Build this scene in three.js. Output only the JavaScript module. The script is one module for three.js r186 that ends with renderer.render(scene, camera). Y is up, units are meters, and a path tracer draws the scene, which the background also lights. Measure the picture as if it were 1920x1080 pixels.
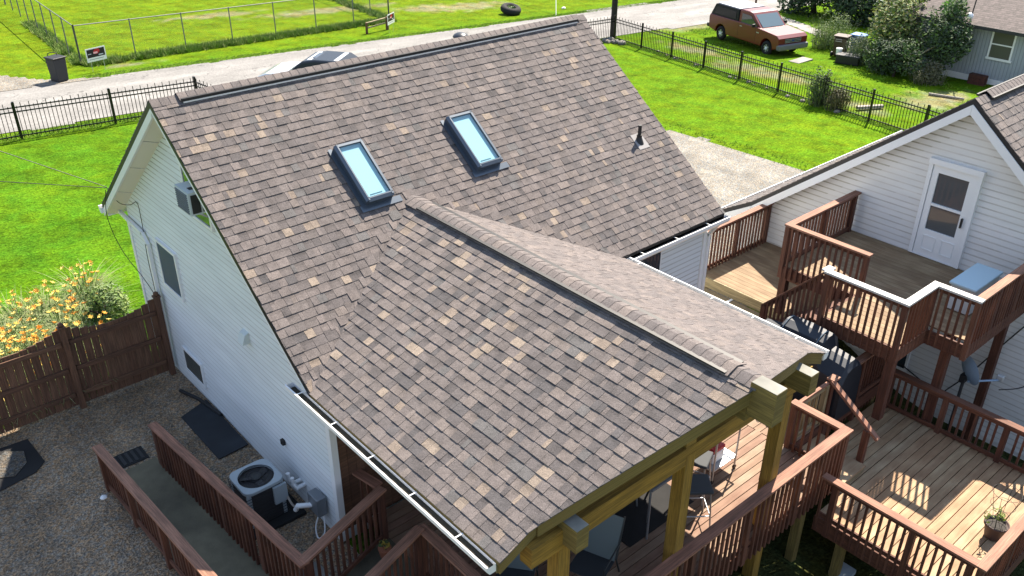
import * as THREE from 'three';
import { mergeGeometries } from 'three/addons/utils/BufferGeometryUtils.js';
import { RoundedBoxGeometry } from 'three/addons/geometries/RoundedBoxGeometry.js';

// ───────────────────────── camera, sky, sun, exposure ─────────────────────────
const scene = new THREE.Scene();
const V = (x, y, z) => new THREE.Vector3(x, y, z);
const EYE = 10.1;
const camera = new THREE.PerspectiveCamera(35.98, 16 / 9, 0.1, 900);
{ // drone: yaw 41.17°, pitch 29.27° down, roll -0.33°
  const yaw = THREE.MathUtils.degToRad(41.1715), pitch = THREE.MathUtils.degToRad(29.2663), roll = THREE.MathUtils.degToRad(-0.3278);
  const right = V(Math.cos(yaw), 0, Math.sin(yaw));
  const fwd = V(Math.sin(yaw) * Math.cos(pitch), -Math.sin(pitch), -Math.cos(yaw) * Math.cos(pitch));
  const down = fwd.clone().cross(right);
  const r2 = right.clone().multiplyScalar(Math.cos(roll)).addScaledVector(down, Math.sin(roll));
  const d2 = right.clone().multiplyScalar(-Math.sin(roll)).addScaledVector(down, Math.cos(roll));
  camera.position.set(0, EYE, 0);
  camera.quaternion.setFromRotationMatrix(new THREE.Matrix4().makeBasis(r2, d2.clone().negate(), fwd.clone().negate()));
}
const SUN = V(0.77, 1, -0.32).normalize();
{ // clear summer sky with thin haze towards the horizon
  const w = 256, h = 128, d = new Float32Array(w * h * 4);
  for (let j = 0; j < h; j++) for (let i = 0; i < w; i++) {
    const el = ((j + 0.5) / h - 0.5) * Math.PI, az = ((i + 0.5) / w - 0.5) * 2 * Math.PI;
    const dir = V(Math.cos(el) * Math.cos(az), Math.sin(el), Math.cos(el) * Math.sin(az));
    const up = Math.max(0, Math.sin(el)), k = Math.pow(1 - up, 2.4), g = Math.pow(Math.max(0, dir.dot(SUN)), 6) * 0.35;
    const c = el < 0 ? [0.20, 0.22, 0.17] : [0.37 + 0.56 * k + g, 0.53 + 0.43 * k + g, 0.82 + 0.16 * k + g * 0.9];
    const q = (j * w + i) * 4; d[q] = c[0] * 0.39; d[q + 1] = c[1] * 0.4; d[q + 2] = c[2] * 0.42; d[q + 3] = 1;
  }
  const sky = new THREE.DataTexture(d, w, h, THREE.RGBAFormat, THREE.FloatType);
  sky.mapping = THREE.EquirectangularReflectionMapping; sky.magFilter = sky.minFilter = THREE.LinearFilter; sky.needsUpdate = true;
  scene.background = sky; scene.environment = sky;
}
const sun = new THREE.DirectionalLight(0xfff3e2, 5);
sun.target.position.set(16, 0, -18); sun.position.copy(sun.target.position).addScaledVector(SUN, 70);
sun.castShadow = true; sun.shadow.mapSize.set(4096, 4096);
Object.assign(sun.shadow.camera, { left: -48, right: 48, top: 48, bottom: -48, near: 1, far: 180 });
scene.add(sun, sun.target);
const renderer = new THREE.WebGLRenderer({ antialias: true });
renderer.toneMapping = THREE.LinearToneMapping; renderer.toneMappingExposure = 2.85;
renderer.shadowMap.enabled = true;

// ───────────────────────── helpers ─────────────────────────
let seed = 7; const rnd = () => { seed = (seed + 0x6D2B79F5) | 0; let t = Math.imul(seed ^ (seed >>> 15), 1 | seed); t = (t + Math.imul(t ^ (t >>> 7), 61 | t)) ^ t; return ((t ^ (t >>> 14)) >>> 0) / 4294967296; };
const rr = (a, b) => a + (b - a) * rnd(), pick = a => a[Math.floor(rnd() * a.length)];
const sst = (a, b, t) => { t = Math.min(1, Math.max(0, (t - a) / (b - a))); return t * t * (3 - 2 * t); };
const G = (x, z) => -0.045 * Math.max(x - 4, 0) + 0.02 * Math.min(z + 14, 0) - 1.2 * sst(6, 13, x) * sst(-9.5, -5.5, z);   // the ground
const used = {}; const numbered = n => { if (used[n] === undefined) { used[n] = 0; return n; } used[n]++; return n + '_' + String(used[n]).padStart(3, '0'); };
function thing(name, label, category, [x, y, z], group) {
  const o = new THREE.Group(); o.name = numbered(name); o.position.set(x, y, z); o.userData = { label, category };
  if (group) o.userData.group = group; scene.add(o); o.updateWorldMatrix(true, false); return o;
}
const I4 = new THREE.Matrix4();
function put(parent, name, geo, mat, wm = I4) {          // wm: where the geometry stands in the world
  const m = new THREE.Mesh(geo, mat); m.name = name; m.castShadow = m.receiveShadow = true;
  if (parent === scene) m.name = numbered(name); else parent.updateWorldMatrix(true, false);
  const l = parent === scene ? wm.clone() : new THREE.Matrix4().copy(parent.matrixWorld).invert().multiply(wm);
  l.decompose(m.position, m.quaternion, m.scale); parent.add(m); m.updateWorldMatrix(true, false); return m;
}
function single(name, label, category, geo, mat, group) { // a thing that is one mesh; geometry in world coordinates
  geo.computeBoundingBox(); const c = geo.boundingBox.getCenter(V(0, 0, 0)); c.y = geo.boundingBox.min.y;
  geo.translate(-c.x, -c.y, -c.z); const m = put(scene, name, geo, mat, at(c.x, c.y, c.z));
  m.userData = { label, category }; if (group) m.userData.group = group; return m;
}
const at = (x, y, z, ry = 0, rx = 0, rz = 0) => new THREE.Matrix4().compose(V(x, y, z), new THREE.Quaternion().setFromEuler(new THREE.Euler(rx, ry, rz, 'YXZ')), V(1, 1, 1));
const struct = (name, geo, mat) => { const m = put(scene, name, geo, mat); m.userData.kind = 'structure'; return m; };
const boxCache = {};
function box(L, h, w, variant = 0) {                      // length on x, uv in metres, grain along x
  const k = [L.toFixed(3), h.toFixed(3), w.toFixed(3), variant].join(); if (boxCache[k]) return boxCache[k];
  const g = new THREE.BoxGeometry(L, h, w), u = g.attributes.uv, dims = [[w, h], [w, h], [L, w], [L, w], [L, h], [L, h]], o = variant * 0.377;
  for (let i = 0; i < 24; i++) { const [a, b] = dims[i >> 2]; u.setXY(i, u.getX(i) * a + o, u.getY(i) * b + o * 1.7); }
  return boxCache[k] = g;
}
function along(a, b) {                                     // frame whose x runs from a to b, centred between them
  const x = b.clone().sub(a), L = x.length(); x.normalize();
  const ref = Math.abs(x.y) > 0.97 ? V(0, 0, 1) : V(0, 1, 0), z = x.clone().cross(ref).normalize(), y = z.clone().cross(x);
  const m = new THREE.Matrix4().makeBasis(x, y, z); m.setPosition(a.clone().add(b).multiplyScalar(0.5)); return { m, L };
}
const bar = (parent, name, a, b, w, h, mat) => { const { m, L } = along(a, b); return put(parent, name, box(L, h, w, Math.floor(rnd() * 6)), mat, m); };
const barGeo = (a, b, w, h) => { const { m, L } = along(a, b); return box(L, h, w).clone().applyMatrix4(m); };
const boxAt = (x0, x1, y0, y1, z0, z1) => { const g = box(x1 - x0, y1 - y0, z1 - z0).clone(); g.translate((x0 + x1) / 2, (y0 + y1) / 2, (z0 + z1) / 2); return g; };
const tube = (pts, r, seg = 24, rad = 6, closed = false) => new THREE.TubeGeometry(new THREE.CatmullRomCurve3(pts, closed, 'centripetal'), seg, r, rad, closed);
const poly = (pts, r) => mergeGeometries(pts.slice(1).map((p, i) => { const { m, L } = along(pts[i], p); const g = new THREE.CylinderGeometry(r, r, L + r, 8); g.rotateZ(Math.PI / 2); return g.applyMatrix4(m); }));
const cyl = (rt, rb, h, x, y, z, seg = 20) => { const g = new THREE.CylinderGeometry(rt, rb, h, seg); g.translate(x, y + h / 2, z); return g; };
class MB {                                                 // raw faces
  constructor() { this.p = []; this.u = []; this.c = []; }
  tri(a, b, c, ua, ub, uc, col) { for (const v of [a, b, c]) this.p.push(v.x, v.y, v.z); this.u.push(...ua, ...ub, ...uc); if (col) for (let i = 0; i < 3; i++) this.c.push(...col); }
  quad(a, b, c, d, uv, col) { uv = uv || [[0, 0], [1, 0], [1, 1], [0, 1]]; this.tri(a, b, c, uv[0], uv[1], uv[2], col); this.tri(a, c, d, uv[0], uv[2], uv[3], col); }
  get geo() { const g = new THREE.BufferGeometry(); g.setAttribute('position', new THREE.Float32BufferAttribute(this.p, 3)); g.setAttribute('uv', new THREE.Float32BufferAttribute(this.u, 2)); if (this.c.length) g.setAttribute('color', new THREE.Float32BufferAttribute(this.c, 3)); g.computeVertexNormals(); return g; }
}
function hexa(b, t, uvOf) {                                // b, t: four corners below and above, in the same order
  const m = new MB(), q = (a, c, d, e) => m.quad(a, c, d, e, uvOf && [a, c, d, e].map(uvOf));
  q(t[0], t[1], t[2], t[3]); q(b[3], b[2], b[1], b[0]);
  for (let i = 0; i < 4; i++) { const j = (i + 1) % 4; q(b[i], b[j], t[j], t[i]); } return m.geo;
}
function slab(pts, yOf, thick) {                            // plan polygon [x,z] under a surface y = yOf(x,z)
  const sh = new THREE.Shape(pts.map(([x, z]) => new THREE.Vector2(x, z))), tr = THREE.ShapeUtils.triangulateShape(pts.map(([x, z]) => new THREE.Vector2(x, z)), []);
  const T = pts.map(([x, z]) => V(x, yOf(x, z), z)), B = T.map(p => V(p.x, p.y - thick, p.z)), m = new MB(), uv = p => [p.x, p.z];
  for (const [a, b, c] of tr) { m.tri(T[a], T[b], T[c], uv(T[a]), uv(T[b]), uv(T[c])); m.tri(B[a], B[c], B[b], uv(B[a]), uv(B[c]), uv(B[b])); }
  pts.forEach((_, i) => { const j = (i + 1) % pts.length; m.quad(B[i], B[j], T[j], T[i]); }); return m.geo;
}
function prism(pts, axis, a0, a1) {                         // polygon [z,y] pushed along x, or [x,y] along z
  const f = (q, a) => axis === 'x' ? V(a, q[1], q[0]) : V(q[0], q[1], a), m = new MB();
  const tr = THREE.ShapeUtils.triangulateShape(pts.map(q => new THREE.Vector2(q[0], q[1])), []);
  for (const [i, j, k] of tr) for (const a of [a0, a1]) m.tri(f(pts[i], a), f(pts[j], a), f(pts[k], a), pts[i], pts[j], pts[k]);
  pts.forEach((q, i) => { const r = pts[(i + 1) % pts.length], L = Math.hypot(r[0] - q[0], r[1] - q[1]); m.quad(f(q, a0), f(r, a0), f(r, a1), f(q, a1), [[0, a0], [L, a0], [L, a1], [0, a1]]); });
  return m.geo;
}

// ───────────────────────── textures and materials ─────────────────────────
const hsh = (x, y, s) => { let n = Math.imul(x, 374761393) + Math.imul(y, 668265263) + Math.imul(s, 1442695041); n = Math.imul(n ^ (n >>> 13), 1274126177); return ((n ^ (n >>> 16)) >>> 0) / 4294967296; };
function pn(x, y, px, py, s) { const xi = Math.floor(x), yi = Math.floor(y), fx = x - xi, fy = y - yi, u = fx * fx * (3 - 2 * fx), v = fy * fy * (3 - 2 * fy), X = ((xi % px) + px) % px, Y = ((yi % py) + py) % py, X1 = (X + 1) % px, Y1 = (Y + 1) % py; const a = hsh(X, Y, s), b = hsh(X1, Y, s), c = hsh(X, Y1, s), d = hsh(X1, Y1, s); return a + (b - a) * u + (c - a) * v + (a - b - c + d) * u * v; }
const fbm = (u, v, fx, fy, oct, s) => { let t = 0, a = 0.5, n = 0; for (let i = 0; i < oct; i++) { t += a * pn(u * fx, v * fy, fx, fy, s + i); n += a; a *= 0.55; fx *= 2; fy *= 2; } return t / n; };
function tex(w, h, mu, mv, fn, srgb = true) {               // one tile covers mu x mv metres
  const d = new Uint8Array(w * h * 4);
  for (let j = 0; j < h; j++) for (let i = 0; i < w; i++) { const c = fn(i / w, j / h), q = (j * w + i) * 4; for (let k = 0; k < 3; k++) d[q + k] = Math.max(0, Math.min(255, 255 * (c.length ? c[k] : c))); d[q + 3] = 255; }
  const t = new THREE.DataTexture(d, w, h); t.wrapS = t.wrapT = THREE.RepeatWrapping; t.magFilter = THREE.LinearFilter; t.minFilter = THREE.LinearMipmapLinearFilter; t.generateMipmaps = true;
  t.repeat.set(1 / mu, 1 / mv); if (srgb) t.colorSpace = THREE.SRGBColorSpace; t.needsUpdate = true; return t;
}
const T = {
  wood: tex(1024, 256, 1.6, 0.4, (u, v) => { const w = fbm(u, v, 3, 6, 3, 3), g = fbm(u, v + w * 0.08, 5, 40, 4, 11), k = fbm(u, v, 24, 96, 2, 5); const c = 0.62 + 0.42 * (g - 0.5) + 0.2 * (w - 0.5) + 0.16 * (k - 0.5); return c + 0.16; }),
  woodSoft: tex(1024, 256, 1.6, 0.4, (u, v) => { const w = fbm(u, v, 2, 3, 3, 3), g = fbm(u, v + w * 0.05, 4, 40, 4, 11), p = fbm(u, v, 5, 3, 4, 17); return [0.8 + 0.16 * (g - 0.5) + 0.22 * (p - 0.5), 0.79 + 0.17 * (g - 0.5) + 0.3 * (p - 0.5), 0.78 + 0.18 * (g - 0.5) + 0.34 * (p - 0.5)]; }),
  woodB: tex(512, 256, 1.6, 0.4, (u, v) => fbm(u, v, 6, 60, 4, 21), false),
  gran: tex(512, 512, 0.6, 0.6, (u, v) => { const f = fbm(u, v, 128, 128, 2, 31), m = fbm(u, v, 6, 6, 4, 37); return 0.8 + 0.5 * (f - 0.5) + 0.22 * (m - 0.5); }),
  granB: tex(512, 512, 0.6, 0.6, (u, v) => fbm(u, v, 128, 128, 2, 31), false),
  lawn: tex(1024, 1024, 5, 5, (u, v) => { const f = fbm(u, v, 120, 120, 3, 41), m = fbm(u, v, 9, 9, 5, 47), st = fbm(u, v, 40, 160, 3, 43); const k = 0.76 + 0.42 * (f - 0.5) + 0.3 * (m - 0.5) + 0.3 * (st - 0.5), y = fbm(u, v, 14, 14, 4, 53) - 0.5; return [k * (0.98 + 0.22 * y), k, k * (0.9 - 0.2 * y)]; }),
  lawnB: tex(1024, 1024, 5, 5, (u, v) => 0.6 * fbm(u, v, 120, 120, 3, 41) + 0.4 * fbm(u, v, 9, 9, 5, 47), false),
  gravel: tex(1024, 1024, 2.5, 2.5, (u, v) => { const f = fbm(u, v, 150, 150, 3, 61), m = fbm(u, v, 5, 5, 5, 67), c = pn(u * 110, v * 110, 110, 110, 71); const k = 0.62 + 0.62 * (f - 0.5) + 0.3 * (m - 0.5) + 0.26 * (c - 0.5), w = fbm(u, v, 60, 60, 2, 73) - 0.5; return [k * (1.02 + 0.25 * w), k, k * (0.95 - 0.3 * w)]; }),
  gravelB: tex(1024, 1024, 2.5, 2.5, (u, v) => 0.5 * fbm(u, v, 150, 150, 3, 61) + 0.5 * pn(u * 110, v * 110, 110, 110, 71), false),
  asph: tex(1024, 1024, 9, 9, (u, v) => { const f = fbm(u, v, 200, 200, 2, 81), m = fbm(u, v, 4, 10, 5, 83); let k = 0.74 + 0.2 * (f - 0.5) + 0.3 * (m - 0.5); const cr = Math.abs(fbm(u, v, 5, 5, 5, 87) - 0.5); if (cr < 0.006) k *= 0.8; return [k, k * 0.99, k * 0.97]; }),
  dirt: tex(512, 512, 3, 3, (u, v) => 0.75 + 0.5 * (fbm(u, v, 6, 6, 6, 91) - 0.5)),
  grime: tex(512, 512, 4, 4, (u, v) => 0.97 + 0.09 * (fbm(u, v, 5, 20, 5, 97) - 0.5)),
  stip: tex(256, 256, 0.5, 0.5, (u, v) => 0.8 + 0.3 * (fbm(u, v, 30, 30, 3, 95) - 0.5)),
};
const lin = (r, g, b) => new THREE.Color().setRGB(r, g, b);
const mat = (c, o = {}) => new THREE.MeshStandardMaterial({ color: Array.isArray(c) ? lin(...c) : c, roughness: 0.8, side: THREE.DoubleSide, ...o });
const phys = (c, o = {}) => new THREE.MeshPhysicalMaterial({ color: Array.isArray(c) ? lin(...c) : c, roughness: 0.5, side: THREE.DoubleSide, ...o });
const wood = (c, o = {}) => mat(c, { map: T.wood, bumpMap: T.woodB, bumpScale: 0.002, roughness: 0.78, ...o });
const wood2 = (c, o = {}) => mat(c, { map: T.woodSoft, bumpMap: T.woodB, bumpScale: 0.001, roughness: 0.8, ...o });
const M = {
  stain: [wood([0.19, 0.069, 0.036]), wood([0.155, 0.055, 0.03]), wood([0.215, 0.085, 0.047])],       // red-brown deck stain
  cap: [wood([0.44, 0.215, 0.135]), wood([0.41, 0.19, 0.12])],                                          // faded stain on the rail caps
  capWhite: mat([0.74, 0.74, 0.72], { map: T.stip, roughness: 0.55 }),
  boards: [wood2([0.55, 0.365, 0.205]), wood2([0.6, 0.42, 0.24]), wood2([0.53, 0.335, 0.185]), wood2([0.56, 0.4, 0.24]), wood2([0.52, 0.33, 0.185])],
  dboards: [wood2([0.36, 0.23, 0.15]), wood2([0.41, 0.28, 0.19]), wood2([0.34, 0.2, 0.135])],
  uboards: [wood2([0.36, 0.25, 0.14]), wood2([0.33, 0.225, 0.125]), wood2([0.4, 0.28, 0.16])],
  yellow: [wood([0.43, 0.245, 0.035]), wood([0.4, 0.24, 0.04])],                                         // treated posts
  olive: wood([0.3, 0.215, 0.06]), raw: wood([0.45, 0.36, 0.2]), fence: [wood([0.21, 0.1, 0.055]), wood([0.185, 0.088, 0.05]), wood([0.23, 0.115, 0.065])],
  weathered: mat([0.55, 0.54, 0.47], { map: T.dirt, roughness: 0.95 }),
  siding: mat([0.74, 0.78, 0.795], { map: T.grime, roughness: 0.55 }), sidingV: mat([0.74, 0.78, 0.795], { map: T.grime, roughness: 0.55, vertexColors: true }), sidingG: mat([0.76, 0.755, 0.735], { map: T.grime, roughness: 0.6 }), sidingGV: mat([0.76, 0.755, 0.735], { map: T.grime, roughness: 0.6, vertexColors: true }), trim: mat([0.78, 0.79, 0.79], { roughness: 0.45 }), soffit: mat([0.74, 0.72, 0.66], { roughness: 0.6 }),
  black: mat([0.012, 0.012, 0.013], { roughness: 0.5 }), blackM: mat([0.01, 0.01, 0.011], { roughness: 0.35, metalness: 0.3 }), rubber: mat([0.02, 0.02, 0.021], { map: T.dirt, roughness: 0.9 }),
  dark: mat([0.03, 0.032, 0.034], { roughness: 0.7 }), steel: mat([0.42, 0.44, 0.46], { metalness: 0.7, roughness: 0.42 }), galv: mat([0.5, 0.52, 0.53], { metalness: 0.5, roughness: 0.5 }),
  glass: phys([0.03, 0.045, 0.06], { roughness: 0.06, clearcoat: 1, clearcoatRoughness: 0.03 }), screen: mat([0.045, 0.075, 0.125], { roughness: 0.6 }),
  concrete: mat([0.4, 0.38, 0.34], { map: T.dirt }), stone: mat([0.42, 0.4, 0.37], { map: T.gravel }),
  postGrey: mat([0.17, 0.18, 0.17], { metalness: 0.4, roughness: 0.6 }),
  leafMat: phys([1, 1, 1], { vertexColors: true, roughness: 0.9, transmission: 0.35, thickness: 0 }),
};
const st = () => pick(M.stain);

// ───────────────────────── ground, road, gravel ─────────────────────────
function sheet(xs, zs, off, inside, col) {
  const m = { p: [], u: [], c: [], i: [] }, nx = xs.length;
  for (const z of zs) for (const x of xs) { m.p.push(x, G(x, z) + off, z); m.u.push(x, z); if (col) m.c.push(...col(x, z)); }
  for (let j = 0; j < zs.length - 1; j++) for (let i = 0; i < nx - 1; i++) { if (inside && !inside((xs[i] + xs[i + 1]) / 2, (zs[j] + zs[j + 1]) / 2)) continue; const a = j * nx + i; m.i.push(a, a + nx, a + 1, a + 1, a + nx, a + nx + 1); }
  const g = new THREE.BufferGeometry(); g.setAttribute('position', new THREE.Float32BufferAttribute(m.p, 3)); g.setAttribute('uv', new THREE.Float32BufferAttribute(m.u, 2)); if (col) g.setAttribute('color', new THREE.Float32BufferAttribute(m.c, 3)); g.setIndex(m.i); g.computeVertexNormals(); return g;
}
const range = (a, b, s) => { const r = []; for (let v = a; v < b - 1e-6; v += s) r.push(v); r.push(b); return r; };
const nz = (x, z, f, s) => fbm(((x * f) % 64 + 64) / 64, ((z * f) % 64 + 64) / 64, 64, 64, 4, s);
const bare = [[36.8, -46.5, 3.2, 1.3], [34, -47.5, 2.2, 1], [28.5, -50, 4.5, 0.9], [22, -52, 3, 0.8], [38.6, -16.4, 1.9, 1.2], [40.2, -16.2, 1.2, 0.6], [38.4, -29.2, 0.8, 2.2], [37.0, -24, 0.9, 3], [35.2, -18, 0.7, 1.6], [13.4, -42.2, 1.2, 0.3], [44, -33.8, 3.2, 0.9]];
const lawnCol = (x, z) => {
  const a = nz(x, z, 0.3, 101) - 0.5, b = nz(x, z, 1.1, 107) - 0.5, far = sst(-41, -44, z), mow = Math.sin((x * 0.35 + z) * 5.2 + a * 3) * (nz(x, z, 0.5, 109) - 0.25), left = sst(16, 6, x) * sst(-34, -31, z);
  let c = [0.15 + 0.05 * a + 0.025 * b + 0.012 * mow + 0.03 * far - 0.045 * left, 0.272 + 0.06 * a + 0.03 * b + 0.02 * mow - 0.035 * left, 0.013 + 0.006 * b];
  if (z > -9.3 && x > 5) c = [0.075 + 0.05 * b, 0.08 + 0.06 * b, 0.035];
  for (const [bx, bz, rx, rz] of bare) { const d = Math.hypot((x - bx) / rx, (z - bz) / rz), k = sst(1.25, 0.5, d + (nz(x, z, 2.2, 113) - 0.5) * 1.6); c = c.map((v, i) => v + ([0.36, 0.31, 0.23][i] - v) * k * 0.8); }
  return c;
};
{
  const xs = [...range(-150, -6, 12), ...range(-5, 60, 0.4), ...range(61, 180, 10)], zs = [...range(-260, -72, 12), ...range(-71, 1, 0.4), ...range(2, 60, 8)];
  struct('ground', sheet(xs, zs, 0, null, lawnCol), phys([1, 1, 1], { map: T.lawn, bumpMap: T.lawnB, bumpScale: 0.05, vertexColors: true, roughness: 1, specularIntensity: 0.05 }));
  const wob = (x, s) => (nz(x, s * 7, 0.9, 121 + s) - 0.5) * 0.7;
  struct('road', sheet(range(-60, 110, 0.5), range(-41.2, -33.8, 0.2), 0.02, (x, z) => z < -34.15 + wob(x, 1) * 0.5 && z > -40.55 + wob(x, 2) * 0.6 || (x > 42 && x < 48 && z < -32.2 + wob(x, 3))), mat([0.41, 0.405, 0.4], { map: T.asph, roughness: 0.95 }));
  struct('gravel_verge', sheet(range(-30, 11.5, 0.25), range(-46, -40, 0.25), 0.035, (x, z) => { const e = -44.9 + 4.2 * sst(6.5, 10.6, x) + wob(x, 4); return z > e && z < -40.3 + wob(x, 5) * 0.5; }), mat([0.5, 0.47, 0.43], { map: T.gravel, bumpMap: T.gravelB, bumpScale: 0.03 }));
  struct('gravel_driveway', sheet(range(12.5, 27.5, 0.25), range(-34.4, -10, 0.25), 0.018, (x, z) => { const w = wob(x, 6) * 0.35 + wob(z, 7) * 0.3; return (x < 25.9 + w && z > -20.4 + w) || (x > 14 && x < 24.6 + w); }), mat([0.47, 0.455, 0.43], { map: T.gravel, bumpMap: T.gravelB, bumpScale: 0.03 }));
  struct('gravel_yard', sheet(range(-6, 4.7, 0.3), range(-15.6, 0, 0.3), 0.012), mat([0.57, 0.43, 0.31], { map: T.gravel, bumpMap: T.gravelB, bumpScale: 0.03 }));
  struct('footpath', sheet(range(46, 56, 0.25), range(-34, -22, 0.25), 0.02, (x, z) => Math.abs((x - 47.6) * 0.88 + (z + 26.3) * 0.47) < 0.55), M.concrete);
}

// ───────────────────────── shingles ─────────────────────────
const TONES = [[0.205, 0.175, 0.164], [0.188, 0.162, 0.154], [0.225, 0.19, 0.177], [0.171, 0.149, 0.144], [0.248, 0.207, 0.187], [0.142, 0.125, 0.122], [0.136, 0.124, 0.124], [0.34, 0.27, 0.215], [0.38, 0.305, 0.24], [0.172, 0.162, 0.158]];
const TW = [22, 20, 18, 15, 9, 7, 4.5, 2.4, 1.4, 4];
const granule = { map: T.gran, bumpMap: T.granB, bumpScale: 0.004, roughness: 0.95, sheen: 0.5, sheenRoughness: 0.7, sheenColor: lin(0.7, 0.68, 0.66) };
const toneMat = TONES.map(c => phys(c, granule));
const shingleMerged = phys([1, 1, 1], { ...granule, vertexColors: true });
const tone = (warm = 1) => { let s = 0; const w = TW.map((v, i) => i >= 4 && i !== 9 ? v * warm : v); for (const v of w) s += v; let r = rnd() * s; for (let i = 0; i < w.length; i++) { r -= w[i]; if (r < 0) return i; } return 0; };
// P(u, s, n): point at u along the course, s up the slope, n off the surface
function tabList(P, courses, s0, expo, limits, skip, warm, trim) {
  const L = [];
  for (let i = 0; i < courses; i++) {
    const s = s0 + i * expo, [a, b] = limits(s); if (b - a < 0.05) continue;
    let u = a - rnd() * 0.25, up = rnd() < 0.5, tn = tone(warm);
    while (u < b) {
      const w = rnd() < 0.2 ? rr(0.05, 0.08) : rr(0.09, 0.2), u0 = Math.max(a, u), u1 = Math.min(b, u + w);
      if (u1 - u0 > 0.012 && !(skip && skip((u0 + u1) / 2, s))) L.push({ P, u0, u1, s, sj: rr(-0.003, 0.003), t: (up ? 0.017 : 0.011) + rr(-0.001, 0.0015), tn, expo, band: !up && rnd() < 0.7, clip: trim });
      u += w; if (rnd() < 0.78) { up = !up; tn = tone(warm); } else if (rnd() < 0.5) tn = tone(warm);
    }
  }
  return L;
}
function tabFaces(m, { P, u0, u1, s, sj, t, expo, clip, lift, band }, col, gap = 0.0015) {
  const sa = s + sj, sb = s + expo + 0.028, a = u0 + gap, b = u1 - gap, top = 0.003;
  const k = clip || ((u) => u), [a1, b1, b2, a2] = [k(a, sa), k(b, sa), k(b, sb), k(a, sb)], ln = lift || 0;
  const A = P(a1, sa, t + ln), B = P(b1, sa, t + ln), C = P(b2, sb, top + ln), D = P(a2, sb, top + ln), A0 = P(a1, sa, -0.004), B0 = P(b1, sa, -0.004), C0 = P(b2, sb, -0.004), D0 = P(a2, sb, -0.004);
  const bk = band ? 0.5 : 1, E1 = A.clone().lerp(D, bk), E2 = B.clone().lerp(C, bk), dk = col.map(c => c * 0.8); m.quad(A, B, E2, E1, [[a, sa], [b, sa], [b, sa + (sb - sa) * bk], [a, sa + (sb - sa) * bk]], col); if (band) m.quad(E1, E2, C, D, [[a, sa + (sb - sa) * bk], [b, sa + (sb - sa) * bk], [b, sb], [a, sb]], dk);   // darker printed band of the recessed tabs
  m.quad(A0, B0, B, A, [[a, sa - 0.02], [b, sa - 0.02], [b, sa], [a, sa]], col);
  m.quad(B0, C0, C, B, [[b, sa], [b, sb], [b, sb], [b, sa]], col); m.quad(D0, A0, A, D, [[a, sb], [a, sa], [a, sa], [a, sb]], col);
}
const EYEV = V(0, EYE, 0);
function layShingles(parent, tabs, keep) {
  const dist = t => t.P((t.u0 + t.u1) / 2, t.s, 0).distanceTo(EYEV) / Math.sqrt(t.u1 - t.u0);
  tabs.sort((a, b) => dist(a) - dist(b));
  tabs.slice(0, keep).forEach(t => { const m = new MB(), v = rr(0.93, 1.07); tabFaces(m, t, TONES[t.tn].map(c => c * v)); put(parent, 'shingle', m.geo, shingleMerged); });
  const m = new MB(); tabs.slice(keep).forEach(t => { const v = rr(0.9, 1.1); tabFaces(m, t, TONES[t.tn].map(c => c * v)); });
  if (m.p.length) put(parent, 'shingles', m.geo, shingleMerged).userData.kind = 'stuff';
}
// ridge caps over a vent; F(v): point on the ridge line at distance v, with side directions a and b down the two slopes
function ridgeCaps(parent, F, a, b, from, to, step, half, lift, round = 0) {
  const n = Math.round((to - from) / step), up = V(0, 1, 0);
  for (let i = 0; i < n; i++) {
    const v0 = from + i * step, v1 = v0 + step + 0.03, m = new MB(), pts = [], K = 6;
    for (const [v, h] of [[v0, lift + 0.012], [v1, lift + 0.004]]) {
      const row = []; for (let k = -K; k <= K; k++) { const d = k < 0 ? a : b, q = Math.abs(k) / K; row.push(F(v).addScaledVector(d, q * half).addScaledVector(up, h - round * Math.pow(1 - q, 2))); } pts.push(row);
    }
    for (let k = 0; k < 2 * K; k++) { m.quad(pts[0][k], pts[0][k + 1], pts[1][k + 1], pts[1][k], [[k / 12 * 0.3, v0], [(k + 1) / 12 * 0.3, v0], [(k + 1) / 12 * 0.3, v1], [k / 12 * 0.3, v1]]); const e = p => p.clone().addScaledVector(up, -0.012); m.quad(e(pts[0][k]), e(pts[0][k + 1]), pts[0][k + 1], pts[0][k]); }
    for (const k of [0, 2 * K]) m.quad(pts[0][k], pts[1][k], pts[1][k].clone().addScaledVector(up, -0.012), pts[0][k].clone().addScaledVector(up, -0.012));
    put(parent, 'ridge_cap', m.geo, toneMat[pick([0, 1, 0, 2, 3, 2, 4])]);
  }
}
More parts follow.
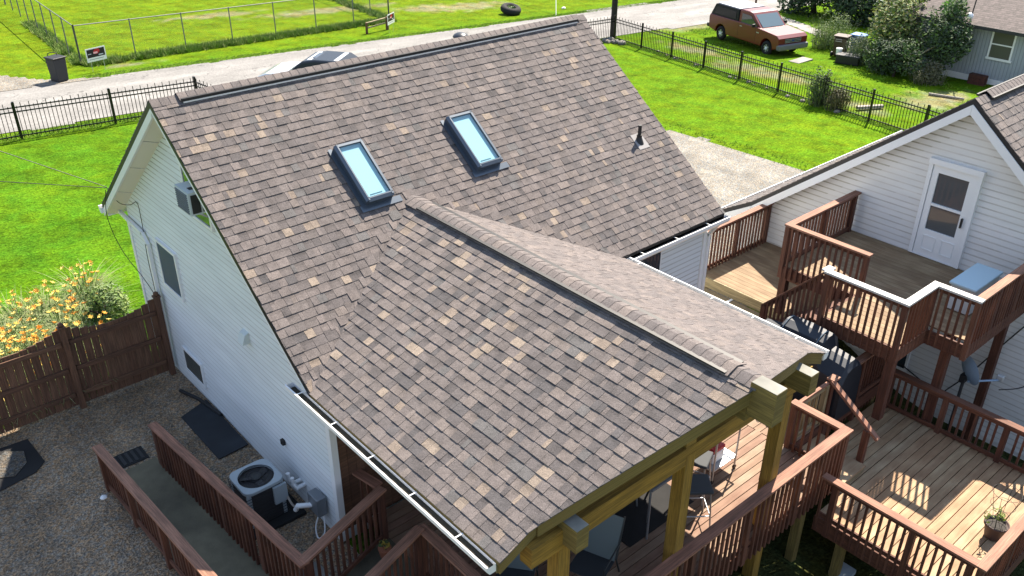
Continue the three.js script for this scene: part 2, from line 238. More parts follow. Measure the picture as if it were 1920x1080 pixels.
// lap siding on a wall x = X facing -x (dir -1) or z = Z facing +z; span(y) gives the run of the board at height y
function lapSiding(parent, axis, plane, y0, y1, step, span, material) {
  const s = axis === 'x' ? -1 : 1, f = (r, y, n) => axis === 'x' ? V(plane + s * n, y, r) : V(r, y, plane + s * n);
  for (let y = y0; y < y1 - 0.01; y += step) {
    const yt = Math.min(y + step + 0.012, y1), [a, b] = span(y), [c, d] = span(Math.min(yt, y1)); if (b - a < 0.05) continue;
    const c1 = Math.max(a, Math.min(c, (c + d) / 2)), d1 = Math.min(b, Math.max(d, (c + d) / 2)), uv = p => [axis === 'x' ? p.z : p.x, p.y];
    const lip = 0.02, m = new MB(), C = [1, 1, 1], Q = (p, c) => m.quad(...p, p.map(uv), c), at2 = (r, t) => { const e0 = a + (c1 - a) * t, e1 = b + (d1 - b) * t; return e0 + (e1 - e0) * r; }, N = t => lip + (0.003 - lip) * t;
    Q([f(a, y, -0.005), f(b, y, -0.005), f(b, y, lip), f(a, y, lip)], C); const tb = 1 - 0.044 / (yt - y), te = 1;
    Q([f(a, y, lip), f(b, y, lip), f(at2(1, tb), y + (yt - y) * tb, N(tb)), f(at2(0, tb), y + (yt - y) * tb, N(tb))], C);
    const ns = Math.max(2, Math.round((b - a) / 0.3)); for (let k = 0; k < ns; k++) { const rake = Math.abs(c - a) > 0.02 && k < 2, q = ((material === M.sidingGV ? 0.66 : 0.56) + 0.28 * nz(a + k * 0.3, y * 9, 1.7, 161) + rr(-0.05, 0.05)) * (rake ? 0.55 + 0.2 * k : 1), dc = [q + 0.02, q, q - (rake ? 0.07 : 0.02)]; Q([f(at2(k / ns, tb), y + (yt - y) * tb, N(tb)), f(at2((k + 1) / ns, tb), y + (yt - y) * tb, N(tb)), f(at2((k + 1) / ns, te), yt, N(te)), f(at2(k / ns, te), yt, N(te))], dc); }   // shade line painted under each lap, plus brown dirt at the rake ends
    Q([f(a, y, 0), f(a, y, lip), f(c1, yt, 0.003), f(c1, yt, 0)], C); Q([f(b, y, 0), f(b, y, lip), f(d1, yt, 0.003), f(d1, yt, 0)], C);
    put(parent, 'siding_board', m.geo, material);
  }
}

// ───────────────────────── the house ─────────────────────────
const yMain = z => 5.951 - 0.75 * (z + 12.96), ZR = -13.13, YR = yMain(ZR), ZE = -9.07, YE = yMain(ZE), yRear = z => YR - 0.77 * (ZR - z);
const house = thing('house', 'white vinyl sided gable house with brown shingle roof and two skylights', 'house', [8.85, 0, -12.9]);
{
  const gable = [[-16.5, -0.6], [-9.25, -0.6], [-9.25, yMain(-9.25) - 0.2], [ZR, YR - 0.2], [-16.5, yRear(-16.5) - 0.2]];
  const wall = put(house, 'wall', prism(gable, 'x', 4.65, 13.05), M.siding);
  const spanL = y => { const ye = yMain(-9.25) - 0.2, yr = yRear(-16.5) - 0.2; return [y < yr ? -16.44 : ZR - (YR - 0.2 - y) / 0.77, y < ye ? -9.31 : ZR + (YR - 0.2 - y) / 0.75]; };
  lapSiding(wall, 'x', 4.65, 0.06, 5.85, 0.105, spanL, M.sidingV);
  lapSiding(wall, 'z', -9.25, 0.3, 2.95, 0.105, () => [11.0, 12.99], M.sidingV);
  put(wall, 'corner_board', boxAt(4.615, 4.72, 0.02, 2.95, -9.31, -9.2), M.trim); put(wall, 'corner_board', boxAt(4.615, 4.72, 0.02, 2.95, -16.55, -16.44), M.trim); put(wall, 'corner_board', boxAt(12.99, 13.09, -0.2, 2.95, -9.31, -9.21), M.trim);
  for (let i = 0; i < 44; i++) put(wall, 'added_dark_plank', boxAt(4.73 + i * 0.141, 4.865 + i * 0.141, 0.2, 2.72, -9.249, -9.225), M.fence[i % 3]);  // dark cladding added over the white siding to darken the wall under the porch
  put(house, 'foundation', boxAt(4.68, 13.02, -1.8, 0.05, -16.47, -9.28), M.concrete);

  const roof = put(house, 'roof', mergeGeometries([slab([[4.34, ZR], [13.36, ZR], [13.36, ZE], [4.34, ZE]], (x, z) => yMain(z) - 0.006, 0.1), slab([[4.34, -16.92], [13.36, -16.92], [13.36, ZR], [4.34, ZR]], (x, z) => yRear(z) - 0.006, 0.1)]), M.black);
  const upv = V(0, 0.6, -0.8), nrm = V(0, 0.8, 0.6), P = (u, s, n) => V(u, YE, ZE).addScaledVector(upv, s).addScaledVector(nrm, n);
  const half = s => Math.max(0, (4.42 - (YE + 0.6 * s)) / 0.454);
  const tabs = tabList(P, 35, 0.0, 0.1435, () => [4.34, 13.36], (u, s) => Math.abs(u - 7.4) < half(s + 0.17) - 0.2, 0.75).filter(t => { const c = (t.u0 + t.u1) / 2 < 7.4 ? 1 : -1, f = (u, s) => c > 0 ? Math.min(u, 7.4 - half(s) + 0.035) : Math.max(u, 7.4 + half(s) - 0.035); if (half(t.s) <= 0) return true; const near = c > 0 ? t.u1 > 7.4 - half(t.s) - 0.01 : t.u0 < 7.4 + half(t.s) + 0.01; if (near) { t.lift = 0.008; t.clip = (u, s) => half(s) > 0 ? f(u, s) : u; if (Math.abs(t.clip(t.u0, t.s + 0.17) - t.clip(t.u1, t.s + 0.17)) < 0.01) return false; } return true; });
  layShingles(roof, tabs, 300);
  const Pr = (u, s, n) => V(u, yRear(-16.92), -16.92).addScaledVector(V(0, 0.61, 0.792), s).addScaledVector(V(0, 0.792, -0.61), n);
  { const m = new MB(); for (const t of tabList(Pr, 33, 0, 0.1435, () => [4.34, 13.36])) tabFaces(m, t, TONES[t.tn]); put(roof, 'rear_shingles', m.geo, shingleMerged).userData.kind = 'stuff'; }
  const down = V(0, -0.6, 0.8), back = V(0, -0.61, -0.792);
  put(roof, 'ridge_vent', mergeGeometries([barGeo(V(4.78, YR + 0.012, ZR).addScaledVector(down, 0.08), V(13.1, YR + 0.012, ZR).addScaledVector(down, 0.08), 0.17, 0.04), barGeo(V(4.78, YR + 0.012, ZR).addScaledVector(back, 0.08), V(13.1, YR + 0.012, ZR).addScaledVector(back, 0.08), 0.17, 0.04)]), M.black);
  put(roof, 'vent_strip', barGeo(V(4.8, YR + 0.03, ZR).addScaledVector(down, 0.172), V(13.08, YR + 0.03, ZR).addScaledVector(down, 0.178), 0.02, 0.022), mat([0.7, 0.68, 0.65]));
  ridgeCaps(roof, v => V(v, YR, ZR), down, back, 4.34, 4.78, 0.145, 0.15, 0.012);
  ridgeCaps(roof, v => V(v, YR, ZR), down, back, 4.76, 13.12, 0.145, 0.165, 0.05, 0.012);
  ridgeCaps(roof, v => V(v, YR, ZR), down, back, 13.07, 13.36, 0.145, 0.15, 0.012);
  // rakes, soffit, fascia, gutters
  const rk = (x, za, zb, yf, h) => hexa([V(x - 0.02, yf(za) - h, za), V(x + 0.02, yf(za) - h, za), V(x + 0.02, yf(zb) - h, zb), V(x - 0.02, yf(zb) - h, zb)], [V(x - 0.02, yf(za) - 0.107, za), V(x + 0.02, yf(za) - 0.107, za), V(x + 0.02, yf(zb) - 0.107, zb), V(x - 0.02, yf(zb) - 0.107, zb)]);
  for (const x of [4.36, 13.34]) { put(roof, 'rake_board', rk(x, ZR, ZE, yMain, 0.165), M.trim); put(roof, 'rake_board', rk(x, ZR - 0.002, -16.92, yRear, 0.25), M.trim); }
  const sof = (za, zb, yf, h0, h1) => hexa([V(4.382, yf(za) - h0 - 0.01, za), V(4.66, yf(za) - h1 - 0.01, za), V(4.66, yf(zb) - h1 - 0.01, zb), V(4.382, yf(zb) - h0 - 0.01, zb)], [V(4.382, yf(za) - h0, za), V(4.66, yf(za) - h1, za), V(4.66, yf(zb) - h1, zb), V(4.382, yf(zb) - h0, zb)]);
  for (const [a, b] of [[-13.13, -13.9], [-13.93, -14.85], [-14.88, -15.85], [-15.88, -16.86]]) put(roof, 'soffit_panel', sof(a, b, yRear, 0.23, 0.32), M.soffit);
  for (const [a, b] of [[-13.13, -11.1], [-11.08, -9.3]]) put(roof, 'soffit_panel', sof(a, b, yMain, 0.15, 0.17), M.soffit);
  put(roof, 'fascia', boxAt(4.4, 13.3, YE - 0.24, YE - 0.03, ZE - 0.03, ZE - 0.004), M.trim); put(roof, 'fascia', boxAt(4.4, 13.3, yRear(-16.92) - 0.26, yRear(-16.92) - 0.05, -16.91, -16.88), M.trim);
}
const gutterM = mat([0.8, 0.81, 0.81], { roughness: 0.35 });
function gutter(parent, a, b, out, name = 'gutter') {         // open trough along a-b, 'out' points away from the eave
  const m = new MB(), pr = [[0, 0.0], [0, -0.11], [0.085, -0.11], [0.12, -0.06], [0.12, 0], [0.105, 0.004]], q = (p, [o, y]) => p.clone().addScaledVector(out, o).add(V(0, y, 0));
  for (let i = 0; i < pr.length - 1; i++) m.quad(q(a, pr[i]), q(b, pr[i]), q(b, pr[i + 1]), q(a, pr[i + 1]));
  for (const p of [a, b]) { m.tri(q(p, pr[0]), q(p, pr[1]), q(p, pr[2]), [0, 0], [0, 0], [0, 0]); m.tri(q(p, pr[0]), q(p, pr[2]), q(p, pr[3]), [0, 0], [0, 0], [0, 0]); m.tri(q(p, pr[0]), q(p, pr[3]), q(p, pr[4]), [0, 0], [0, 0], [0, 0]); }
  const g = put(parent, name, m.geo, gutterM), L = a.distanceTo(b), n = Math.max(2, Math.round(L / 0.8));
  const lip = []; lip.push(barGeo(q(a, [0.12, 0.006]), q(b, [0.12, 0.006]), 0.022, 0.014)); put(g, 'lip', lip[0], gutterM);
  for (let i = 0; i < n; i++) { const p = a.clone().lerp(b, (i + 0.35) / n); put(g, 'hanger', barGeo(q(p, [0.0, 0.008]), q(p, [0.125, 0.012]), 0.014, 0.008), gutterM); }
  put(g, 'debris', barGeo(q(a.clone().lerp(b, 0.01), [0.055, -0.06]), q(a.clone().lerp(b, 0.99), [0.055, -0.06]), 0.1, 0.03), mat([0.05, 0.04, 0.02], { map: T.dirt })); return g;
}
gutter(house, V(10.62, YE - 0.06, ZE), V(13.4, YE - 0.06, ZE), V(0, 0, 1)); gutter(house, V(4.3, yRear(-16.92) - 0.08, -16.92), V(13.4, yRear(-16.92) - 0.08, -16.92), V(0, 0, -1));
put(house, 'downspout', mergeGeometries([barGeo(V(13.12, 2.9, -9.0), V(13.12, 2.6, -9.2), 0.07, 0.06), barGeo(V(13.12, 2.62, -9.2), V(13.12, 0.3, -9.2), 0.07, 0.06)]), M.trim);
put(house, 'downspout', mergeGeometries([barGeo(V(4.58, 3.0, -16.86), V(4.58, 2.93, -15.62), 0.06, 0.07), barGeo(V(4.58, 2.95, -15.64), V(4.58, 2.76, -15.44), 0.06, 0.07), barGeo(V(4.58, 2.78, -15.45), V(4.58, 0.1, -15.48), 0.06, 0.07)]), M.trim);
function wallWindow(parent, x, y0, y1, z0, z1, pane, sash = true, d = -1) {
  const w = put(parent, 'window', mergeGeometries([boxAt(x - 0.05, x, y0 - 0.05, y0, z0 - 0.05, z1 + 0.05), boxAt(x - 0.05, x, y1, y1 + 0.05, z0 - 0.05, z1 + 0.05), boxAt(x - 0.048, x, y0, y1, z0 - 0.05, z0), boxAt(x - 0.048, x, y0, y1, z1, z1 + 0.05)]), M.trim);
  put(w, 'pane', boxAt(x - 0.036, x - 0.02, y0, y1, z0, z1), pane); if (sash) put(w, 'sash_rail', boxAt(x - 0.043, x - 0.03, (y0 + y1) / 2 - 0.02, (y0 + y1) / 2 + 0.02, z0, z1), M.trim); return w;
}
wallWindow(house, 4.64, 2.15, 3.0, -15.0, -14.22, M.screen, false).userData.label = 'window with dark blue screen';
{ const w = wallWindow(house, 4.64, 0.38, 0.82, -14.75, -13.98, mat([0.05, 0.055, 0.05], { roughness: 0.4 }), false); w.userData.label = 'low basement window with grey blinds'; for (let i = 0; i < 7; i++) put(w, 'slat', boxAt(4.602, 4.607, 0.4 + i * 0.06, 0.415 + i * 0.06, -14.74, -13.99), mat([0.09, 0.095, 0.085])); }
wallWindow(house, 4.64, 4.25, 5.2, -13.05, -12.25, M.glass, true).userData.label = 'attic window around the cooling unit';
wallWindow; { const w = put(house, 'window', mergeGeometries([boxAt(10.9, 11.75, 1.3, 2.75, -9.25, -9.21)]), M.trim); w.userData.label = 'dark window under the eave'; put(w, 'pane', boxAt(10.95, 11.7, 1.35, 2.7, -9.208, -9.2), M.glass); }
{ const h = put(house, 'dryer_vent', hexa([V(4.5, 2.5, -11.72), V(4.64, 2.5, -11.72), V(4.64, 2.5, -11.54), V(4.5, 2.5, -11.54)], [V(4.56, 2.66, -11.72), V(4.64, 2.7, -11.72), V(4.64, 2.7, -11.54), V(4.56, 2.66, -11.54)]), mat([0.55, 0.6, 0.6])); h.userData.label = 'pale grey vent hood'; }
put(house, 'outlet_cover', boxAt(4.58, 4.63, 0.94, 1.03, -10.86, -10.78), M.black);
// skylights
function skylight(x0, x1) {
  const s0 = 2.4, s1 = 3.48, up = V(0, 0.6, -0.8), n = V(0, 0.8, 0.6), P = (u, s, k) => V(u, YE, ZE).addScaledVector(up, s).addScaledVector(n, k);
  const frame = (a, b, s, e, k0, k1) => hexa([P(a, s, k0), P(b, s, k0), P(b, e, k0), P(a, e, k0)], [P(a, s, k1), P(b, s, k1), P(b, e, k1), P(a, e, k1)]);
  const metal = mat([0.09, 0.11, 0.135], { metalness: 0.5, roughness: 0.3 }), dk = metal, lt = metal, fm = metal;
  const s = put(house, 'skylight', mergeGeometries([frame(x0, x0 + 0.03, s0, s1, 0, 0.13), frame(x1 - 0.03, x1, s0, s1, 0, 0.13), frame(x0 + 0.03, x1 - 0.03, s0, s0 + 0.03, 0, 0.129), frame(x0 + 0.03, x1 - 0.03, s1 - 0.03, s1, 0, 0.129)]), dk);
  const q = (a, b, s, e, bl, br, bs, be) => hexa([P(a - bl, s - bs, 0.131), P(b + br, s - bs, 0.131), P(b + br, e + be, 0.131), P(a - bl, e + be, 0.131)], [P(a, s, 0.162), P(b, s, 0.162), P(b, e, 0.162), P(a, e, 0.162)]);   // frame members with sloping outer faces
  put(s, 'frame', mergeGeometries([q(x0 + 0.03, x0 + 0.052, s0 - 0.0, s1 - 0.0, 0.045, 0, 0, 0), q(x1 - 0.045, x1 - 0.008, s0 - 0.0, s1 - 0.0, 0, 0.02, 0, 0), q(x0 + 0.03, x1 - 0.008, s0 + 0.03, s0 + 0.05, 0, 0, 0.05, 0), q(x0 + 0.03, x1 - 0.008, s1 - 0.045, s1 - 0.005, 0, 0, 0, 0.025)]), lt);
  put(s, 'pane', frame(x0 + 0.053, x1 - 0.046, s0 + 0.051, s1 - 0.046, 0.143, 0.148), phys([0.84, 0.97, 1], { transmission: 1, thickness: 0, roughness: 0.02, ior: 1.5 }));
  put(s, 'lining', frame(x0 + 0.04, x1 - 0.04, s0 + 0.04, s1 - 0.04, 0.108, 0.112), mat([0.42, 0.44, 0.45]));
  put(s, 'blind', frame(x0 + 0.062, x1 - 0.115, s0 + 0.075, s1 - 0.13, 0.113, 0.118), mat([0.56, 0.57, 0.55]));
  put(s, 'handle', frame(x0 + 0.12, x0 + 0.34, s0 + 0.1, s0 + 0.112, 0.119, 0.126), mat([0.2, 0.21, 0.22]));
  for (const a of [[x0 - 0.1, x1 + 0.14, s0 - 0.11, s0 - 0.0, 0.024, 0.028], [x0 - 0.07, x0, s0, s1 + 0.03, 0.023, 0.027], [x1, x1 + 0.07, s1 - 0.1, s1 + 0.03, 0.023, 0.027]]) put(s, 'flashing', frame(...a), fm);
  return s;
}
skylight(6.575, 7.075).userData.label = 'skylight beside the porch ridge'; skylight(8.785, 9.315).userData.label = 'skylight above the porch valley';
{ const p = V(12.55, 4.22, -10.66), v = put(house, 'plumbing_vent', mergeGeometries([cyl(0.035, 0.035, 0.36, p.x, p.y - 0.03, p.z), cyl(0.05, 0.1, 0.13, p.x, p.y - 0.04, p.z), cyl(0.055, 0.05, 0.05, p.x, p.y + 0.09, p.z)]), M.black);
  put(v, 'flashing', hexa([V(12.42, 4.1, -10.5), V(12.7, 4.1, -10.5), V(12.7, 4.3, -10.78), V(12.42, 4.3, -10.78)].map(q => V(q.x, yMain(q.z) + 0.018, q.z)), [V(12.42, 0, -10.5), V(12.7, 0, -10.5), V(12.7, 0, -10.78), V(12.42, 0, -10.78)].map(q => V(q.x, yMain(q.z) + 0.024, q.z))), mat([0.24, 0.23, 0.23], { roughness: 0.7 })); }

// ───────────────────────── covered porch ─────────────────────────
const porch = thing('covered_porch', 'timber covered porch with brown shingle roof joined to the house front', 'porch', [7.4, 0.25, -7]);
{
  const XR = 7.4, PY = 4.42, EL = 4.33, ER = 10.52, SL = 0.454, yP = x => PY - SL * Math.abs(x - XR), be = Math.atan(SL), cb = Math.cos(be), sb = Math.sin(be);
  const front = x => { const d = Math.abs(x - XR); return d > 2.58 ? -5.14 : -4.22 - 0.9 * d / 2.58; };
  const zV = x => -12.96 + (5.951 - yP(x)) / 0.75;                          // valley against the main roof
  const roof = put(porch, 'roof', mergeGeometries([slab([[EL, front(EL)], [4.82, -5.14], [XR, -4.22], [XR, -11.1], [EL, -9.05]], (x) => yP(x) - 0.006, 0.05), slab([[XR, -4.22], [9.98, -5.12], [ER, -5.14], [ER, -9.1], [XR, -11.1]], (x) => yP(x) - 0.006, 0.05)]), M.olive);
  const side = d => (u, s, n) => { const x = d < 0 ? EL + s * cb : ER - s * cb; return V(x + d * sb * n, yP(x) + cb * n, u); };
  const lim = d => s => { const x = d < 0 ? EL + s * cb : ER - s * cb; return [Math.max(-11.2, zV(x) - 0.14), front(Math.min(10.5, Math.max(4.34, x + (d < 0 ? 0.16 : -0.16)))) + 0.03]; };
  const sx = d => s => d < 0 ? EL + s * cb : ER - s * cb, trim = d => (u, s) => { const x = sx(d)(s); return Math.min(front(Math.min(10.5, Math.max(4.34, x))) + 0.025, Math.max(u, zV(x) - 0.025)); };
  const nC = Math.floor((XR - EL) / cb / 0.1435);
  const tabs = [...tabList(side(-1), nC + 1, 0, 0.1435, lim(-1), null, 2.3, trim(-1)), ...tabList(side(1), nC + 1, 0, 0.1435, lim(1), null, 0.25, trim(1)).map(t => ({ ...t, t: t.t * 0.62, band: false, tn: pick([0, 2, 2, 4, 0, 1]) }))];  // sun-facing right slope: its brightness is put into paler, flatter tabs
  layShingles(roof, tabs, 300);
  const l = V(-cb, -sb, 0), r = V(cb, -sb, 0);
  put(roof, 'ridge_vent', mergeGeometries([barGeo(V(XR, PY + 0.012, -10.55).addScaledVector(l, 0.09), V(XR, PY + 0.012, -4.62).addScaledVector(l, 0.09), 0.19, 0.035), barGeo(V(XR, PY + 0.012, -10.55).addScaledVector(r, 0.09), V(XR, PY + 0.012, -4.62).addScaledVector(r, 0.09), 0.19, 0.035)]), M.black);
  ridgeCaps(roof, v => V(XR, PY, -4.22 - v), l, r, 0.0, 0.4, 0.145, 0.17, 0.014, 0.01);
  ridgeCaps(roof, v => V(XR, PY, -4.22 - v), l, r, 0.36, 6.72, 0.145, 0.2, 0.042, 0.02);
  // prow fascias and timbers
  const fas = (x0, z0, x1, z1, h) => hexa([V(x0, yP(x0) - h, z0 - 0.05), V(x1, yP(x1) - h, z1 - 0.05), V(x1, yP(x1) - h, z1 - 0.01), V(x0, yP(x0) - h, z0 - 0.01)], [V(x0, yP(x0) - 0.058, z0 - 0.05), V(x1, yP(x1) - 0.058, z1 - 0.05), V(x1, yP(x1) - 0.058, z1 - 0.01), V(x0, yP(x0) - 0.058, z0 - 0.01)]);
  put(porch, 'rake_board', fas(EL + 0.02, -5.13, 4.86, -5.13, 0.2), M.olive); put(porch, 'rake_board', fas(4.87, -5.11, 7.3, -4.25, 0.22), M.olive);
  put(porch, 'rake_board', fas(7.5, -4.25, 9.93, -5.11, 0.22), M.olive); put(porch, 'rake_board', fas(9.94, -5.13, ER - 0.02, -5.13, 0.2), M.olive);
  put(porch, 'fascia', boxAt(EL + 0.01, EL + 0.04, yP(EL) - 0.2, yP(EL) - 0.06, -9.2, -5.18), wood([0.3, 0.26, 0.12])); put(porch, 'fascia', boxAt(ER - 0.04, ER - 0.01, yP(ER) - 0.2, yP(ER) - 0.06, -9.05, -5.18), M.olive);
  const beam = (x, y0, y1, z1, w = 0.19) => { const b = put(porch, 'beam', boxAt(x - w / 2, x + w / 2, y0, y1, -9.3, z1), M.olive); put(b, 'weathered_top', boxAt(x - w / 2 + 0.004, x + w / 2 - 0.004, y1 + 0.001, y1 + 0.005, z1 - 0.3, z1 - 0.004), M.weathered); return b; };
  beam(5.28, 2.8, 3.12, -4.84); beam(9.52, 2.98, 3.3, -4.7); put(porch, 'beam', boxAt(7.26, 7.46, 3.9, 4.24, -10.2, -4.3), M.olive); { const b = put(porch, 'beam', boxAt(7.26, 7.46, 4.0, 4.44, -4.295, -3.96), M.olive); put(b, 'weathered_top', boxAt(7.264, 7.456, 4.441, 4.445, -4.29, -3.964), M.weathered); }
  put(porch, 'beam', boxAt(4.72, 10.1, 2.72, 3.0, -5.24, -5.05), M.yellow[0]); put(porch, 'beam', boxAt(4.72, 10.1, 2.72, 2.98, -9.2, -9.05), M.yellow[1]);
  put(porch, 'gable_shade_panel', prism([[4.9, 3.002], [9.9, 3.002], [9.9, yP(9.9) - 0.1], [XR, PY - 0.1], [4.9, yP(4.9) - 0.1]], 'z', -5.2, -5.17), M.black);  // black sheet standing in for the shadow inside the gable
  for (const x of [5.22, 7.41, 9.59]) put(porch, 'post', box(x === 7.41 ? 4.3 : 4.0, 0.18, 0.18, 1), M.yellow[0], new THREE.Matrix4().makeRotationZ(Math.PI / 2).setPosition(x, 0.72, -5.136));
  put(porch, 'king_post', boxAt(7.3, 7.5, 3.002, 4.0, -5.235, -5.055), M.yellow[1]);
  for (let i = 0; i < 8; i++) for (const d of [-1, 1]) { const z = -8.9 + i * 0.5, e = d < 0 ? EL + 0.1 : ER - 0.1; bar(porch, 'rafter', V(e, yP(e) - 0.14, z), V(XR + d * 0.12, yP(XR) - 0.16, z), 0.04, 0.14, M.olive); }
  gutter(porch, V(EL - 0.01, yP(EL) - 0.03, -9.5), V(EL - 0.01, yP(EL) - 0.03, -5.17), V(-1, 0, 0)); gutter(porch, V(ER + 0.01, yP(ER) - 0.03, -9.06), V(ER + 0.01, yP(ER) - 0.03, -5.13), V(1, 0, 0));
}

// ───────────────────────── garage ─────────────────────────
const garage = thing('garage', 'two storey white sided building with a steep shingle gable and storm door', 'building', [21, -1.8, -6.4]);
{
  const XW = 17.2, XK = 16.9, ZA = -6.42, YA = 5.2, yL = z => z > -10.75 ? YA - 0.808 * (ZA - z) : YA - 0.808 * 4.33 - 0.6 * (-10.75 - z), yRt = z => YA - 0.826 * (z - ZA);
  const wallP = [[-11.25, -2.2], [-1.4, -2.2], [-1.4, yRt(-1.4) - 0.22], [ZA, YA - 0.22], [-11.25, yL(-11.25) - 0.15]];
  const wall = put(garage, 'wall', prism(wallP, 'x', XW, 25.5), M.sidingG);
  const span = y => { const a = y < yL(-11.25) - 0.15 ? -11.2 : ZA - (YA - 0.22 - y) / 0.808, b = y < yRt(-1.4) - 0.22 ? -1.45 : ZA + (YA - 0.22 - y) / 0.826; return [a, b]; };
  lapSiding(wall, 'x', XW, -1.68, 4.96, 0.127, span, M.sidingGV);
  put(wall, 'foundation', boxAt(17.22, 25.5, -3, -1.7, -11.2, -1.45), M.concrete);
  const roof = put(garage, 'roof', mergeGeometries([slab([[XK, ZA], [26, ZA], [26, -10.75], [XK, -10.75]], (x, z) => yL(z) - 0.006, 0.1), slab([[XK, -10.75], [26, -10.75], [26, -11.55], [XK, -11.55]], (x, z) => yL(z) - 0.006, 0.1), slab([[XK, -1.0], [26, -1.0], [26, ZA], [XK, ZA]], (x, z) => yRt(z) - 0.006, 0.1)]), M.black);
  const aR = Math.atan(0.826), Lr = 5.42 / Math.cos(aR), PR = (u, s, n) => V(u, yRt(-1), -1).addScaledVector(V(0, Math.sin(aR), -Math.cos(aR)), s).addScaledVector(V(0, Math.cos(aR), Math.sin(aR)), n);
  const aL = Math.atan(0.808), PL = (u, s, n) => V(u, yL(-10.75), -10.75).addScaledVector(V(0, Math.sin(aL), Math.cos(aL)), s).addScaledVector(V(0, Math.cos(aL), -Math.sin(aL)), n);
  const aK = Math.atan(0.6), PK = (u, s, n) => V(u, yL(-11.55), -11.55).addScaledVector(V(0, Math.sin(aK), Math.cos(aK)), s).addScaledVector(V(0, Math.cos(aK), -Math.sin(aK)), n);
  layShingles(roof, tabList(PR, Math.floor(Lr / 0.15), 0, 0.15, () => [XK, 26], null, 0.8), 240);
  { const m = new MB(); for (const t of [...tabList(PL, 37, 0, 0.15, () => [XK, 26], null, 0.6), ...tabList(PK, 6, 0, 0.15, () => [XK, 26], null, 0.6)]) tabFaces(m, t, TONES[t.tn]); put(roof, 'far_shingles', m.geo, shingleMerged).userData.kind = 'stuff'; }
  const l = V(0, -Math.sin(aL), -Math.cos(aL)), r = V(0, -Math.sin(aR), Math.cos(aR));
  put(roof, 'ridge_vent', mergeGeometries([barGeo(V(17.35, YA + 0.012, ZA).addScaledVector(r, 0.09), V(25.6, YA + 0.012, ZA).addScaledVector(r, 0.09), 0.19, 0.04), barGeo(V(17.35, YA + 0.012, ZA).addScaledVector(l, 0.09), V(25.6, YA + 0.012, ZA).addScaledVector(l, 0.09), 0.19, 0.04)]), M.black);
  ridgeCaps(roof, v => V(v, YA, ZA), l, r, XK, 17.4, 0.145, 0.17, 0.014, 0.01); ridgeCaps(roof, v => V(v, YA, ZA), l, r, 17.36, 22, 0.145, 0.185, 0.07, 0.02);
  const rake = (za, ya, zb, yb) => hexa([V(XK - 0.02, ya - 0.3, za), V(XK + 0.02, ya - 0.3, za), V(XK + 0.02, yb - 0.3, zb), V(XK - 0.02, yb - 0.3, zb)], [V(XK - 0.02, ya - 0.107, za), V(XK + 0.02, ya - 0.107, za), V(XK + 0.02, yb - 0.107, zb), V(XK - 0.02, yb - 0.107, zb)]);
  put(roof, 'rake_board', rake(ZA - 0.002, YA, -10.74, yL(-10.74)), M.trim); put(roof, 'rake_board', rake(-10.752, yL(-10.752), -11.55, yL(-11.55)), M.trim); put(roof, 'rake_board', rake(ZA + 0.002, YA, -1, yRt(-1)), M.trim);
  const so = (za, ya, zb, yb) => hexa([V(XK + 0.022, ya - 0.22, za), V(XW, ya - 0.22, za), V(XW, yb - 0.22, zb), V(XK + 0.022, yb - 0.22, zb)], [V(XK + 0.022, ya - 0.21, za), V(XW, ya - 0.21, za), V(XW, yb - 0.21, zb), V(XK + 0.022, yb - 0.21, zb)]);
  put(roof, 'soffit_panel', so(ZA, YA, -10.74, yL(-10.74)), M.soffit); put(roof, 'soffit_panel', so(ZA, YA, -1, yRt(-1)), M.soffit);
  gutter(garage, V(XK - 0.03, yL(-11.55) - 0.05, -11.56), V(25.9, yL(-11.55) - 0.05, -11.56), V(0, 0, -1));
  // storm door: z -7.0 … -5.97, y 1.77 … 3.81
  const dr = put(garage, 'door', mergeGeometries([boxAt(17.12, 17.17, 1.8, 2.36, -6.93, -6.06), boxAt(17.12, 17.17, 3.57, 3.72, -6.93, -6.06), boxAt(17.12, 17.17, 2.36, 3.57, -6.93, -6.81), boxAt(17.12, 17.17, 2.36, 3.57, -6.2, -6.06), boxAt(17.115, 17.17, 2.88, 2.93, -6.81, -6.2)]), M.trim);
  put(dr, 'frame', mergeGeometries([boxAt(17.1, 17.19, 1.77, 3.8, -7.02, -6.94), boxAt(17.09, 17.19, 1.77, 3.8, -6.05, -5.97), boxAt(17.08, 17.19, 3.73, 3.84, -7.03, -5.96), boxAt(17.11, 17.19, 1.765, 1.798, -6.94, -6.05)]), M.trim);
  const dg = phys([0.085, 0.095, 0.1], { roughness: 0.12, clearcoat: 1 }); put(dr, 'pane', boxAt(17.15, 17.156, 2.93, 3.57, -6.81, -6.2), dg); put(dr, 'pane', boxAt(17.15, 17.156, 2.36, 2.88, -6.81, -6.2), dg);
  put(dr, 'handle', boxAt(17.07, 17.118, 2.62, 2.82, -6.15, -6.12), M.black);
  for (const z of [-6.8, -6.42]) put(dr, 'moulding', mergeGeometries([boxAt(17.108, 17.119, 1.92, 1.935, z, z + 0.26), boxAt(17.108, 17.119, 2.22, 2.235, z, z + 0.26), boxAt(17.108, 17.119, 1.936, 2.219, z, z + 0.015), boxAt(17.108, 17.119, 1.936, 2.219, z + 0.245, z + 0.26)]), M.trim);
  wallWindow(garage, 17.19, -0.95, -0.05, -7.1, -6.5, M.glass, true).userData.label = 'lower storey window below the deck';
}

